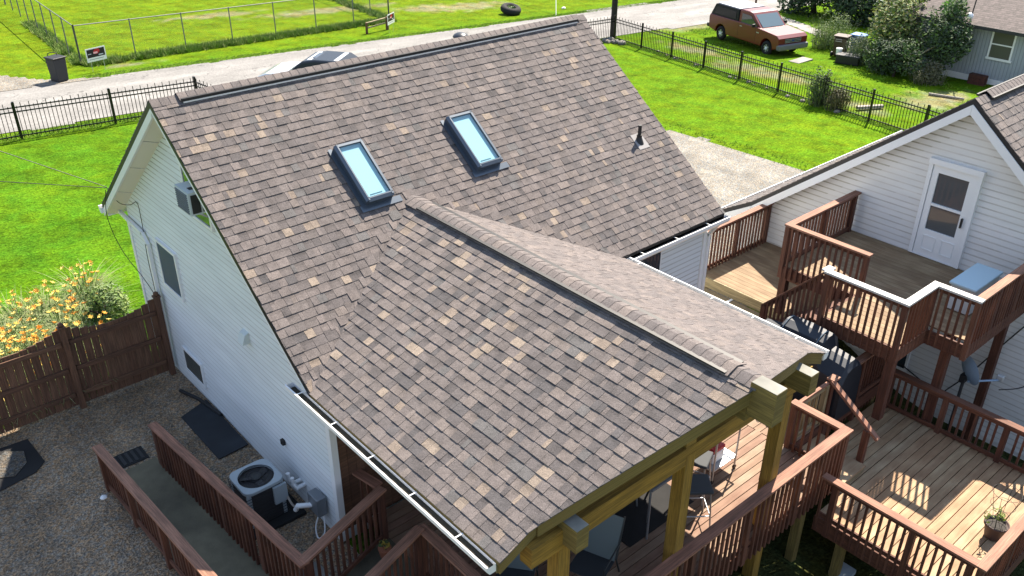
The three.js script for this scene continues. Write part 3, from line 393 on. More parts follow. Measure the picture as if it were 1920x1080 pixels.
// ───────────────────────── decks and railings ─────────────────────────
// a, b: ends of the cap's centre line, in the world; the floor below runs at fa … fb
function railing(parent, a, b, fa, fb, o = {}) {
  const { cap = pick(M.cap), capW = 0.15, drop = 0.2, sp = 0.118, posts = null, bm = null, pm = null, low = true, postDrop = drop + 0.03, label } = o, L = a.distanceTo(b);
  const r = bar(parent, 'railing', a, b, capW, 0.038, cap); if (label) r.userData.label = label;
  const dn = 0.025, P = t => a.clone().lerp(b, t), F = t => fa + (fb - fa) * t, n = Math.max(1, Math.floor(L / sp)), pts = posts || [0.04 / L, 1 - 0.04 / L];
  bar(r, 'top_rail', P(0.01).add(V(0, -0.065, 0)), P(0.99).add(V(0, -0.065, 0)), 0.036, 0.088, bm || st());
  if (low) bar(r, 'bottom_rail', V(P(0.01).x, F(0.01) + 0.07, P(0.01).z), V(P(0.99).x, F(0.99) + 0.07, P(0.99).z), 0.034, 0.08, bm || st());
  const side = V(b.z - a.z, 0, a.x - b.x).normalize().multiplyScalar((o.out || 1) * 0.038);
  for (let i = 0; i < n; i++) { const t = (i + 0.5) / n; if (pts.some(q => Math.abs(q - t) * L < 0.07)) continue; const p = P(t).add(side); bar(r, 'baluster', V(p.x, p.y - dn, p.z), V(p.x, F(t) - drop, p.z), 0.036, 0.036, bm || st()); }
  for (const t of pts) { const p = P(t); bar(r, 'post', V(p.x, p.y - dn, p.z), V(p.x, F(t) - postDrop, p.z), 0.09, 0.09, pm || st()); }
  return r;
}
function boardsX(parent, x0, x1, z0, z1, y, mats, w = 0.142) { const n = Math.round((z1 - z0) / w), s = (z1 - z0) / n; for (let i = 0; i < n; i++) bar(parent, 'board', V(x0, y - 0.014 + rr(-0.001, 0.001), z0 + (i + 0.5) * s), V(x1 + rr(-0.01, 0.01), y - 0.014, z0 + (i + 0.5) * s), s - 0.013, 0.028, pick(mats)); }
function boardsZ(parent, x0, x1, z0, z1, y, mats, w = 0.142) { const n = Math.round((x1 - x0) / w), s = (x1 - x0) / n; for (let i = 0; i < n; i++) bar(parent, 'board', V(x0 + (i + 0.5) * s, y - 0.014 + rr(-0.001, 0.001), z0), V(x0 + (i + 0.5) * s, y - 0.014, z1), s - 0.007, 0.028, pick(mats)); }
const spread = (L, d) => { const n = Math.max(1, Math.round(L / d)); return Array.from({ length: n + 1 }, (_, i) => i === 0 ? 0.05 / L : i === n ? 1 - 0.05 / L : i / n); };

const dining = thing('dining_deck', 'red-brown stained wooden deck under the covered porch', 'deck', [8.5, -1, -7]);
{
  const y = 0.25, c = 1.185;
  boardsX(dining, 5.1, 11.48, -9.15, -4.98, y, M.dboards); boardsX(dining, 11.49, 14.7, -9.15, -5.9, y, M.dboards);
  put(dining, 'rim_joist', boxAt(5.1, 11.5, y - 0.27, y - 0.03, -4.995, -4.955), M.stain[0]); put(dining, 'rim_joist', boxAt(5.06, 5.1, y - 0.27, y - 0.03, -7.6, -4.96), M.stain[1]);
  put(dining, 'rim_joist', boxAt(11.5, 11.54, y - 0.27, y - 0.03, -5.9, -4.955), M.stain[0]); put(dining, 'rim_joist', boxAt(11.54, 14.7, y - 0.27, y - 0.03, -5.9, -5.86), M.stain[0]);
  railing(dining, V(5.02, c, -4.97), V(11.56, c, -4.97), y, y, { posts: spread(6.5, 1.3), capW: 0.17, drop: 0.26, out: -1, label: 'long front railing with wide cap' });
  railing(dining, V(11.5, c - 0.001, -5.056), V(11.5, c - 0.001, -5.98), y, y, { posts: [0.93], drop: 0.24 });
  railing(dining, V(5.06, c - 0.001, -7.7), V(5.06, c - 0.001, -5.056), y, y, { posts: spread(2.6, 1.3), drop: 0.24 });
  const gate = railing(dining, V(11.6, c - 0.03, -5.9), V(12.46, c - 0.03, -5.9), y + 0.06, y + 0.06, { posts: [0.04, 0.96], drop: 0, bm: M.raw, pm: M.raw, capW: 0.06, sp: 0.11, postDrop: 0 }); gate.userData.label = 'gate of bare unstained pickets';
  railing(dining, V(12.5, c + 0.02, -5.88), V(14.75, c + 0.02, -5.88), y, y, { posts: spread(2.25, 1.1), drop: 0.42, capW: 0.15, sp: 0.1 });
  for (const [x, z] of [[6.2, -5.06], [8.6, -5.06], [10.7, -5.06], [11.4, -5.75], [12.6, -5.98], [14.5, -5.98], [5.2, -7.4]]) { const g = G(x, z); bar(dining, 'support_post', V(x, g - 0.1, z), V(x, y - 0.05, z), 0.14, 0.14, M.olive); }
  // walkway arm on the left, joining the ramp
  railing(dining, V(3.5, 1.2, -8.18), V(5.09, 1.2, -8.67), y, y, { posts: [0.04, 0.97], drop: 0.3 }); railing(dining, V(5.08, 1.199, -8.75), V(4.98, 1.199, -9.3), y, y, { posts: [0.96], drop: 0.3 });
  railing(dining, V(2.62, 1.2, -6.92), V(5.04, 1.2, -7.66), y, y, { posts: [0.03, 0.5, 0.97], drop: 0.3 });
  put(dining, 'landing', slab([[2.5, -8.2], [3.46, -8.2], [5.1, -8.7], [5.1, -7.64], [2.7, -6.9], [2.3, -6.9]], () => y - 0.002, 0.06), mat([0.2, 0.175, 0.115], { map: T.dirt }));
}
const lowDeck = thing('low_deck', 'sunlit lower wooden deck with bare boards and a potted plant on it', 'deck', [12.7, -1.9, -4]);
{
  const y = -0.2, c = 0.63;
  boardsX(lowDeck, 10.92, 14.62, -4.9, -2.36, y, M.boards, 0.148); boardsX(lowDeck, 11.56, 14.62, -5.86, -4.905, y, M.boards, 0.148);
  put(lowDeck, 'rim_joist', boxAt(10.88, 10.92, y - 0.3, y - 0.005, -4.9, -2.34), M.stain[0]); put(lowDeck, 'rim_joist', boxAt(10.92, 14.62, y - 0.3, y - 0.03, -2.36, -2.32), M.stain[1]); put(lowDeck, 'rim_joist', boxAt(14.62, 14.66, y - 0.3, y - 0.03, -5.86, -2.32), M.stain[1]);
  railing(lowDeck, V(10.9, c, -4.9), V(10.9, c, -2.455), y, y, { posts: [0.1, 0.62, 0.97], drop: 0.26, out: -1, capW: 0.14, label: 'railing with salmon cap in full sun' });
  railing(lowDeck, V(10.83, c - 0.001, -2.38), V(14.6, c - 0.001, -2.38), y, y, { posts: spread(3.7, 1.3), drop: 0.26, out: -1 });
  railing(lowDeck, V(14.5, c - 0.002, -5.7), V(14.5, c - 0.002, -2.465), y, y, { posts: spread(3.2, 0.95), drop: 0.2, cap: M.stain[2] });
  for (const [x, z] of [[11.0, -4.4], [11.0, -2.5], [12.8, -2.5], [14.4, -2.5], [14.4, -5.4]]) bar(lowDeck, 'support_post', V(x, G(x, z) - 0.1, z), V(x, y - 0.03, z), 0.14, 0.14, M.olive);
  // two steps up to the gate, with a sloping handrail
  for (const [z0, z1, ys] of [[-5.84, -5.42, 0.1], [-5.41, -4.92, -0.05]]) { put(lowDeck, 'step', boxAt(11.56, 12.46, ys - 0.04, ys, z0, z1), pick(M.boards)); put(lowDeck, 'riser', boxAt(11.57, 12.45, y - 0.001, ys - 0.041, z1 - 0.05, z1 - 0.015), M.raw); }
  bar(lowDeck, 'newel_post', V(12.5, y - 0.03, -5.06), V(12.5, 0.61, -5.06), 0.1, 0.1, M.stain[0]); bar(lowDeck, 'handrail', V(12.52, 1.2, -5.86), V(12.54, 0.5, -4.86), 0.1, 0.05, M.cap[1]);
}
const sideDeck = thing('side_deck', 'small low wooden deck platform with a railing beside the white building corner', 'deck', [15.9, -1, -9.4]);
{
  const y = 0.71;
  boardsZ(sideDeck, 14.68, 17.16, -10.42, -7.2, y, M.uboards); put(sideDeck, 'rim_joist', boxAt(14.63, 14.675, y - 0.24, y - 0.002, -10.45, -7.2), M.raw);
  railing(sideDeck, V(14.66, 1.72, -10.4), V(17.16, 1.72, -10.4), y, y, { posts: [0.03, 0.5, 0.97], drop: 0.15, out: -1 });
  for (const [x, z] of [[14.8, -10.3], [17, -10.3], [14.8, -8.6]]) bar(sideDeck, 'support_post', V(x, G(x, z) - 0.1, z), V(x, y - 0.03, z), 0.12, 0.12, M.raw);
  for (const [x0, x1, z0, z1] of [[13.12, 14.6, -10.5, -9.45], [13.12, 14.6, -9.4, -8.42]]) put(sideDeck, 'step', boxAt(x0, x1, 0.27, 0.47, z0, z1), mat([0.36, 0.27, 0.15], { map: T.stip }));
  put(sideDeck, 'edging', boxAt(13.12, 14.6, 0.3, 0.49, -9.449, -9.401), M.trim);
}
const upDeck = thing('upper_deck', 'raised brown deck with white capped railing at the storm door', 'deck', [15.5, -1.9, -6.4]);
{
  const y = 1.75, c = 2.645;
  boardsZ(upDeck, 14.62, 17.16, -8.36, -4.6, y, M.uboards); boardsZ(upDeck, 13.46, 14.61, -6.74, -5.33, y, M.uboards);
  const rim = (x0, x1, z0, z1, m = M.stain[0]) => put(upDeck, 'rim_joist', boxAt(x0, x1, y - 0.28, y - 0.003, z0, z1), m);
  rim(14.575, 14.615, -8.38, -6.76); rim(14.575, 17.18, -8.42, -8.381, M.stain[1]); rim(13.415, 13.455, -6.76, -5.3); rim(13.415, 14.48, -5.298, -5.258, M.stain[2]); rim(14.44, 14.48, -5.257, -4.56, M.stain[1]); rim(14.44, 17.18, -4.558, -4.518); rim(13.456, 14.574, -6.78, -6.745, M.stain[2]);
  railing(upDeck, V(14.6, c, -8.44), V(14.6, c, -6.62), y, y, { posts: [0.03, 0.96], drop: 0.24, out: -1, capW: 0.14, low: false });
  railing(upDeck, V(14.671, c - 0.001, -8.37), V(17.16, c - 0.001, -8.37), y, y, { posts: [0.5, 0.96], drop: 0.1 });
  const W = { cap: M.capWhite, capW: 0.14, drop: 0.27, low: false };
  railing(upDeck, V(13.44, c, -6.84), V(13.44, c, -5.24), y, y, { ...W, posts: [0.04, 0.95], out: -1, label: 'railing with a white painted cap' });
  railing(upDeck, V(13.511, c - 0.001, -5.31), V(14.54, c - 0.001, -5.31), y, y, { ...W, posts: [0.93], out: -1 });
  railing(upDeck, V(14.47, c, -5.239), V(14.47, c, -4.5), y, y, { ...W, posts: [0.92], out: -1 });
  railing(upDeck, V(14.541, c - 0.001, -4.57), V(17.16, c - 0.001, -4.57), y, y, { posts: [0.3, 0.66, 0.97], drop: 0.27, out: -1, low: false });
  put(upDeck, 'cap_end', new RoundedBoxGeometry(0.24, 0.042, 0.16, 3, 0.02), M.capWhite, at(13.53, c + 0.003, -6.84));
  for (const [x, z, b] of [[14.62, -4.9, -0.24], [13.52, -5.36, 0.2], [13.52, -6.7, 0.2], [14.64, -8.3, 0.66], [16.6, -4.7, -1.8]]) bar(upDeck, 'support_post', V(x, b, z), V(x, y - 0.05, z), 0.15, 0.15, M.stain[1]);
  // stairs down towards the house, between the two railings
  for (let i = 0; i < 6; i++) { const ys = y - 0.2 * (i + 1) + 0.02, z = -6.8 - i * 0.24; put(upDeck, 'step', boxAt(13.5, 14.56, ys - 0.04, ys, z - 0.25, z), pick(M.stain)); put(upDeck, 'riser', boxAt(13.51, 14.55, ys + 0.001, ys + 0.155, z - 0.02, z - 0.001), M.stain[1]); }
  railing(upDeck, V(13.44, 1.44, -7.98), V(13.44, 2.6, -6.86), 0.6, 1.72, { posts: [0.03], drop: 0.25, capW: 0.09, out: -1, low: false, cap: M.stain[2] });
}
// ramp
const ramp = thing('wheelchair_ramp', 'grey-green ramp between two red-brown railings on the gravel yard', 'ramp', [2.95, 0, -10.5]);
put(ramp, 'floor', slab([[2.4, -12.98], [3.22, -12.98], [3.46, -8.21], [2.5, -8.21]], (x, z) => 0.035 + 0.21 * sst(-14.5, -6.7, z) * 1.02, 0.05), mat([0.23, 0.2, 0.125], { map: T.dirt, bumpMap: T.gravelB, bumpScale: 0.004 }));
railing(ramp, V(3.24, 0.87, -12.8), V(3.49, 1.2, -8.1), 0.03, 0.24, { posts: [0.015, 0.26, 0.5, 0.74], drop: 0.06, capW: 0.145, out: -1 });
railing(ramp, V(2.34, 0.88, -12.8), V(2.56, 1.21, -6.85), 0.03, 0.25, { posts: [0.012, 0.2, 0.4, 0.6, 0.8, 0.98], drop: 0.06, capW: 0.145, out: 1 });

// ───────────────────────── wooden fence ─────────────────────────
{
  const f = thing('wooden_fence', 'brown wooden privacy fence with scalloped top and ball post caps', 'fence', [0.5, 0, -15.42]);
  const px = [-2.6, -0.78, 1.0, 2.78, 4.5], z = -15.42;
  px.forEach((x, i) => { bar(f, 'post', V(x, -0.05, z + 0.06), V(x, 1.72, z + 0.06), 0.1, 0.1, pick(M.fence)); put(f, 'post_cap', mergeGeometries([new THREE.BoxGeometry(0.13, 0.03, 0.13).translate(x, 1.735, z + 0.06).toNonIndexed(), new THREE.SphereGeometry(0.05, 12, 8).translate(x, 1.79, z + 0.06).toNonIndexed()]), M.fence[1]); });
  for (let i = 0; i < 4; i++) {
    const a = px[i] + 0.02, b = px[i + 1] - 0.02; for (const h of [0.28, 0.82, 1.38]) bar(f, 'rail', V(a + 0.05, h, z + 0.035), V(b - 0.05, h, z + 0.035), 0.04, 0.09, pick(M.fence));
    const n = 12, w = (b - a) / n; for (let k = 0; k < n; k++) { const t = (k + 0.5) / n * 2 - 1, top = 1.5 + 0.2 * t * t; bar(f, 'plank', V(a + (k + 0.5) * w, 0.04, z), V(a + (k + 0.5) * w, top, z), w - (rnd() < 0.35 ? 0.012 : 0.004), 0.018, pick(M.fence)); }
  }
}
// ───────────────────────── iron fences ─────────────────────────
function ironFence(a, b, label, skipFirst) {
  const f = thing('iron_fence', label, 'fence', [(a[0] + b[0]) / 2, G((a[0] + b[0]) / 2, (a[1] + b[1]) / 2), (a[1] + b[1]) / 2], 'black picket fences round the lawn');
  const L = Math.hypot(b[0] - a[0], b[1] - a[1]), P = (d, h) => { const x = a[0] + (b[0] - a[0]) * d / L, z = a[1] + (b[1] - a[1]) * d / L; return V(x, G(x, z) + h, z); }, pg = box(1.22, 0.02, 0.02), sg = box(1.12, 0.02, 0.02), up = new THREE.Matrix4().makeRotationZ(Math.PI / 2), n = Math.floor(L / 2.5);
  for (let i = 0; i <= n; i++) { const d = i * L / n; bar(f, 'post', P(d, -0.05), P(d, 1.33), 0.075, 0.075, M.blackM); if (i < n) for (const h of [0.14, 0.98, 1.13]) bar(f, 'rail', P(d, h), P(d + L / n, h), 0.03, 0.04, M.blackM); }
  const k = Math.floor(L / 0.135); for (let i = 1; i < k; i++) { const p = P(i * L / k, i % 2 ? 0.68 : 0.62); put(f, 'picket', i % 2 ? pg : sg, M.blackM, up.clone().setPosition(p)); }
}
ironFence([3.3, -33.15], [12.8, -33.15], 'black iron picket fence between the road and the lawn left of the house'); ironFence([12.8, -33.1], [13.1, -29.5], 'short return of black iron picket fence beside the car');
ironFence([26.3, -33.55], [36.75, -33.65], 'black iron picket fence ending at the utility pole by the road');
ironFence([36.75, -33.6], [32.2, -11.5], 'black iron picket fence between the lawn and the red pickup');
// ───────────────────────── chain link fence ─────────────────────────
{
  const f = thing('chain_link_fence', 'grey chain link fence round the field across the road', 'fence', [20, -1.4, -45]);
  const run = (a, b, n, h) => {
    const P = (t, y) => { const x = a[0] + (b[0] - a[0]) * t, z = a[1] + (b[1] - a[1]) * t; return V(x, G(x, z) + y, z); }, L = Math.hypot(b[0] - a[0], b[1] - a[1]);
    for (let i = 0; i <= n; i++) put(f, 'post', poly([P(i / n, -0.05), P(i / n, h + 0.02)], i === 0 || i === n ? 0.045 : 0.03), M.postGrey);
    put(f, 'top_rail', poly(Array.from({ length: n + 1 }, (_, i) => P(i / n, h)), 0.024), M.postGrey);
    const m = new MB(), s = 0.12, w = 0.0022;
    for (let d = -h; d < L; d += s) for (const k of [1, -1]) { let t0 = d / L, t1 = (d + h) / L, y0 = k > 0 ? 0.04 : h, y1 = k > 0 ? h : 0.04; if (t0 < 0) { y0 += (y1 - y0) * (-t0 / (t1 - t0)); t0 = 0; } if (t1 > 1) { y1 = y0 + (y1 - y0) * (1 - t0) / (t1 - t0); t1 = 1; } const A = P(t0, y0), B = P(t1, y1), q = V(0, w, 0); m.quad(A.clone().sub(q), B.clone().sub(q), B.clone().add(q), A.clone().add(q)); }
    put(f, 'wire_mesh', m.geo, M.postGrey).userData.kind = 'stuff';
  };
  run([11.7, -43.4], [29.8, -45.3], 7, 1.75); run([11.7, -43.4], [13.2, -62], 8, 1.75); run([29.8, -45.3], [31.5, -58], 5, 1.75);
}

// ───────────────────────── by the left wall and on the gravel ─────────────────────────
{ // condenser
  const c = thing('air_conditioner', 'grey outdoor condenser with round black fan on top beside the white wall', 'air conditioner', [4.0, 0, -10.62]), y = 0.74, gm = mat([0.36, 0.41, 0.44], { roughness: 0.5 });
  const sh = new THREE.Shape(), r = 0.15, h = 0.325; sh.moveTo(-h + r, -h); sh.lineTo(h - r, -h); sh.quadraticCurveTo(h, -h, h, -h + r); sh.lineTo(h, h - r); sh.quadraticCurveTo(h, h, h - r, h); sh.lineTo(-h + r, h); sh.quadraticCurveTo(-h, h, -h, h - r); sh.lineTo(-h, -h + r); sh.quadraticCurveTo(-h, -h, -h + r, -h);
  const hole = new THREE.Path(); hole.absarc(0, 0, 0.285, 0, Math.PI * 2, true);
  const core = new THREE.ExtrudeGeometry(sh, { depth: 0.62, bevelEnabled: false, curveSegments: 6 }); core.rotateX(-Math.PI / 2); core.scale(0.95, 1, 0.95);
  put(c, 'coil', core, mat([0.035, 0.033, 0.035], { roughness: 0.6 }), at(4.0, 0.06, -10.62));
  sh.holes.push(hole); const top = new THREE.ExtrudeGeometry(sh, { depth: 0.035, bevelEnabled: true, bevelSize: 0.01, bevelThickness: 0.012, bevelSegments: 2, curveSegments: 20 }); top.rotateX(-Math.PI / 2); put(c, 'top_cover', top, gm, at(4.0, y - 0.03, -10.62));
  for (let i = 0; i < 11; i++) { const g = new THREE.TorusGeometry(0.46, 0.006, 4, 4); g.rotateX(Math.PI / 2); g.rotateY(Math.PI / 4); put(c, 'louvre', g, M.dark, at(4.0, 0.1 + i * 0.055, -10.62)); }
  const rings = []; for (const q of [0.06, 0.12, 0.18, 0.24, 0.27]) { const g = new THREE.TorusGeometry(q, 0.004, 5, 36); g.rotateX(Math.PI / 2); g.translate(4.0, y + 0.01, -10.62); rings.push(g); } put(c, 'fan_guard', mergeGeometries(rings), M.black);
  for (let i = 0; i < 3; i++) { const g = new THREE.BoxGeometry(0.2, 0.008, 0.1); g.rotateX(0.4); g.translate(0.15, 0, 0); g.rotateY(i * 2.094 + 0.5); put(c, 'fan_blade', g, mat([0.05, 0.048, 0.05]), at(4.0, y - 0.028, -10.62)); }
  put(c, 'motor', cyl(0.08, 0.08, 0.06, 4.0, y - 0.05, -10.62), M.dark);
  for (const [dx, dz] of [[-0.27, -0.27], [0.27, -0.27], [0.27, 0.27], [-0.27, 0.27]]) put(c, 'corner_post', boxAt(4.0 + dx - 0.03, 4.0 + dx + 0.03, 0.05, y - 0.03, -10.62 + dz - 0.03, -10.62 + dz + 0.03), gm);
  put(c, 'service_panel', boxAt(4.1, 4.32, 0.35, 0.68, -10.3, -10.255), gm); put(c, 'pad', boxAt(3.5, 4.52, 0.0, 0.055, -11.1, -10.12), M.rubber);
  put(c, 'refrigerant_line', tube([V(4.3, 0.42, -10.25), V(4.35, 0.24, -10.16), V(4.45, 0.2, -10.1), V(4.58, 0.34, -10.02)], 0.018), mat([0.45, 0.4, 0.35]));
}
{ const c = thing('window_air_conditioner', 'pale box cooling unit hanging out of the attic window', 'air conditioner', [4.45, 4.6, -12.3]), b = mat([0.5, 0.56, 0.58], { roughness: 0.5 });
  put(c, 'casing', boxAt(4.28, 4.63, 4.6, 4.96, -12.56, -12.08), b);
  for (let i = 0; i < 9; i++) put(c, 'louvre', boxAt(4.265, 4.279, 4.62 + i * 0.036, 4.638 + i * 0.036, -12.53, -12.12), mat([0.14, 0.16, 0.175]));
  for (const x of [4.31, 4.47]) put(c, 'grille', boxAt(x, x + 0.13, 4.63, 4.92, -12.079, -12.068), M.black);
  put(c, 'bracket', barGeo(V(4.4, 4.58, -12.3), V(4.64, 4.4, -12.3), 0.03, 0.03), M.galv); put(c, 'vent_slot', boxAt(4.36, 4.48, 4.961, 4.965, -12.3, -12.2), M.dark); }
{ const m = thing('utility_box', 'grey metal service box with white pipe elbow on the white wall', 'utility box', [4.55, 0.2, -9.7]); put(m, 'box', new RoundedBoxGeometry(0.16, 0.34, 0.3, 2, 0.015), mat([0.2, 0.22, 0.24], { metalness: 0.4, roughness: 0.45 }), at(4.52, 0.55, -9.68)); put(m, 'elbow', poly([V(4.45, 0.5, -9.75), V(4.28, 0.5, -9.86), V(4.26, 0.42, -9.9)], 0.04), M.trim); put(m, 'cable', tube([V(4.5, 0.4, -9.62), V(4.4, 0.15, -9.6), V(4.38, 0.03, -9.5), V(4.46, 0.12, -9.45), V(4.55, 0.4, -9.58)], 0.012), M.trim); }
{ const m = thing('vent_pipe', 'white twin plastic pipe elbows sticking out of the lower wall', 'pipe', [4.5, 0.2, -10.35]); for (const z of [-10.42, -10.28]) put(m, 'elbow', poly([V(4.63, 0.45, z), V(4.5, 0.45, z), V(4.46, 0.52, z - 0.05), V(4.46, 0.62, z - 0.06)], 0.035), M.trim); }
single('rubber_mat', 'large dark slate rubber mat lying against the white wall', 'mat', (() => { const g = slab([[4.02, -13.82], [4.6, -14.03], [4.6, -12.3], [4.03, -12.26]], () => 0.03, 0.016); return g; })(), mat([0.03, 0.036, 0.045], { map: T.dirt }));
single('drain_pipe', 'thin black drain pipe lying along the foot of the white wall', 'pipe', poly([V(4.35, 0.04, -14.6), V(4.5, 0.04, -14.1), V(4.6, 0.04, -13.4)], 0.035), M.black);
{ const m = thing('door_mat', 'small ribbed black doormat at the foot of the ramp', 'mat', [2.85, 0.01, -13.3]); put(m, 'base', boxAt(2.5, 3.15, 0.014, 0.026, -13.5, -13.1), M.rubber); for (let i = 0; i < 6; i++) put(m, 'rib', boxAt(2.54 + i * 0.1, 2.59 + i * 0.1, 0.0265, 0.036, -13.46, -13.14), M.black); }
{ const m = thing('torn_mat', 'torn black weed fabric half covered by gravel near the wooden fence', 'mat', [1.2, 0.01, -14.3]); put(m, 'sheet', slab([[0.4, -13.5], [0.95, -13.84], [1.55, -13.95], [1.75, -14.15], [1.7, -14.98], [1.2, -15.02], [0.2, -14.9]], (x, z) => 0.022 + 0.012 * nz(x, z, 3, 131), 0.006), M.rubber); put(m, 'gravel_patch', slab([[1.0, -14.2], [1.25, -14.05], [1.5, -14.3], [1.55, -14.65], [1.3, -14.85], [1.05, -14.7], [1.1, -14.4]], () => 0.042, 0.008), mat([0.22, 0.2, 0.18], { map: T.gravel, bumpMap: T.gravelB, bumpScale: 0.02 })); }
function rock(name, label, x, z, r, m, group, y = null) { const g = new THREE.IcosahedronGeometry(r, 2), p = g.attributes.position, sd = Math.floor(rnd() * 999); for (let i = 0; i < p.count; i++) { const v = V(p.getX(i), p.getY(i), p.getZ(i)), k = 0.7 + 0.6 * nz(v.x / r + 5, v.y / r + v.z / r * 2 + 3, 1.3, sd); p.setXYZ(i, v.x * k * 1.15, v.y * k * 0.7, v.z * k); } g.computeVertexNormals(); g.translate(x, (y === null ? G(x, z) : y) + r * 0.3, z); return single(name, label, 'stone', g, m, group); }
rock('white_stone', 'white stone standing just inside the ramp railing foot', 3.12, -12.95, 0.05, M.trim); rock('white_stone', 'white stone standing outside the ramp railing foot', 2.2, -12.6, 0.05, M.trim);
single('paver', 'pale grey concrete paver lying inside the railing corner', 'paver', boxAt(3.72, 4.12, 0.01, 0.05, -9.1, -8.7), M.concrete);
single('bucket_lid', 'white round lid leaning behind the railing under the walkway', 'lid', (() => { const g = cyl(0.17, 0.17, 0.025, 0, 0, 0, 28); g.rotateX(1.2); g.translate(3.9, 0.35, -8.12); return g; })(), M.trim);
{ const d = thing('flower_pot', 'small terracotta pot of yellow flowers behind the walkway railing', 'plant pot', [4.85, 0.25, -8.35]); put(d, 'pot', cyl(0.1, 0.07, 0.16, 4.85, 0.25, -8.35), mat([0.35, 0.13, 0.07])); put(d, 'flowers', leafBlob(4.85, 0.47, -8.35, 0.1, 0.08, 0.1, 60, 0.03, [[0.35, 0.26, 0.03], [0.08, 0.12, 0.03]]), M.leafMat); }

// ───────────────────────── wires ─────────────────────────
{ const w = thing('service_wires', 'thin black power wires swooping from the left to the gable corner', 'wire', [4.4, 3.6, -16.4]);
  const sag = (a, b, s) => { const pts = []; for (let i = 0; i <= 12; i++) { const t = i / 12; pts.push(a.clone().lerp(b, t).add(V(0, -s * 4 * t * (1 - t), 0))); } return pts; };
  put(w, 'wire', tube(sag(V(4.36, 3.66, -16.43), V(-9.6, 12.8, -21.9), 0.15), 0.007, 20, 5), M.black); put(w, 'wire', tube(sag(V(4.36, 3.64, -16.43), V(-11.5, 7.7, -22.2), 0.1), 0.007, 20, 5), M.black);
  put(w, 'drip_loop', tube([V(4.36, 3.66, -16.43), V(4.45, 3.4, -16.2), V(4.55, 3.42, -15.9), V(4.6, 3.55, -15.62), V(4.6, 3.2, -15.58), V(4.6, 2.4, -15.7), V(4.6, 1.62, -15.68)], 0.007, 40, 5), M.black);
  put(w, 'drip_loop', tube([V(4.34, 3.6, -16.45), V(4.3, 3.0, -16.6), V(4.4, 2.3, -16.5), V(4.55, 1.8, -16.0), V(4.6, 1.5, -15.7), V(4.6, 1.2, -15.62)], 0.007, 40, 5), M.black); }
{ const c = thing('wall_cables', 'black cables slung along the lower wall behind the satellite dish', 'cable', [17.1, -1.2, -5.6]); put(c, 'cable', tube([V(17.13, -0.85, -6.6), V(17.13, -1.02, -6.1), V(17.13, -1.17, -5.7), V(17.13, -0.85, -5.45), V(17.13, -0.2, -5.1), V(17.13, 0.45, -4.8), V(17.13, 1.25, -4.42)], 0.014, 40, 5), M.black); put(c, 'cable', tube([V(15.4, 0.62, -4.1), V(16.3, 0.3, -4.0), V(17.1, 0.35, -3.7), V(17.13, 0.7, -3.0)], 0.012, 24, 5), M.black); }
{ const p = thing('utility_pole', 'dark wooden utility pole at the corner of the iron fence', 'pole', [37.05, -1.9, -33.95]); put(p, 'shaft', cyl(0.13, 0.17, 9.5, 37.05, -2.0, -33.95), wood([0.03, 0.024, 0.02])); put(p, 'cross_arm', boxAt(36.99, 37.11, 6.6, 6.75, -35.1, -32.8), wood([0.05, 0.04, 0.03])); }
single('guy_wire', 'thin pale guy wire slanting up behind the roof ridge end', 'wire', poly([V(39.2, -2.1, -40.8), V(47.5, 6.5, -50)], 0.02), M.galv);
for (let i = 0; i < 6; i++) rock('field_stone', 'pale grey field stones piled at the foot of the utility pole', 36.2 + rr(-0.5, 0.9), -33.0 + rr(-0.5, 0.6), rr(0.12, 0.24), M.stone, 'stones at the pole');
for (let i = 0; i < 16; i++) { const t = rnd(), s = rr(0.06, 0.13); rock('edging_stone', 'small pale stones scattered along the foot of the picket fence', 36.2 - 2.9 * t + rr(-0.15, 0.15), -30 + 12.5 * t + rr(-0.1, 0.1), s, M.stone, 'stones along the fence'); }

// ───────────────────────── across the road ─────────────────────────
{ const x = 10.0, z = -40.75, y = G(x, z), c = thing('trash_bin', 'black wheeled trash bin standing on the gravel edge of the road', 'bin', [x, y, z]);
  put(c, 'body', (() => { const g = new RoundedBoxGeometry(0.58, 0.95, 0.6, 3, 0.04), p = g.attributes.position; for (let i = 0; i < p.count; i++) { const k = 0.84 + 0.16 * (p.getY(i) / 0.95 + 0.5); p.setX(i, p.getX(i) * k); p.setZ(i, p.getZ(i) * k); } g.computeVertexNormals(); return g; })(), M.dark, at(x, y + 0.52, z, 0.3)); put(c, 'lid', new RoundedBoxGeometry(0.64, 0.07, 0.68, 3, 0.03), M.black, at(x, y + 1.03, z, 0.3)); put(c, 'handle', tube([V(x - 0.18, y + 1.04, z - 0.33), V(x - 0.15, y + 1.14, z - 0.36), V(x + 0.15, y + 1.14, z - 0.3), V(x + 0.18, y + 1.04, z - 0.27)], 0.018), M.black);
  for (const s of [-1, 1]) put(c, 'wheel', (() => { const g = new THREE.CylinderGeometry(0.11, 0.11, 0.06, 18); g.rotateZ(Math.PI / 2); return g; })(), M.black, at(x + s * 0.27, y + 0.11, z - 0.22)); }
function canvasTex(w, h, draw) { const c = document.createElement('canvas'); c.width = w; c.height = h; const g = c.getContext('2d'); draw(g); const t = new THREE.CanvasTexture(c); t.colorSpace = THREE.SRGBColorSpace; return t; }
const signTex = canvasTex(256, 160, g => { g.fillStyle = '#e9ebe4'; g.fillRect(0, 0, 256, 160); g.fillStyle = '#08080c'; g.fillRect(12, 12, 232, 98); g.fillStyle = '#b01018'; g.beginPath(); g.ellipse(140, 44, 44, 30, -0.3, 0, 7); g.fill(); g.fillStyle = '#f3b4b4'; g.fillRect(96, 48, 56, 22); g.fillStyle = '#cfd6d8'; g.fillRect(24, 62, 44, 8); g.fillRect(160, 84, 60, 12); g.fillStyle = '#9aa09a'; g.fillRect(30, 128, 190, 9); });
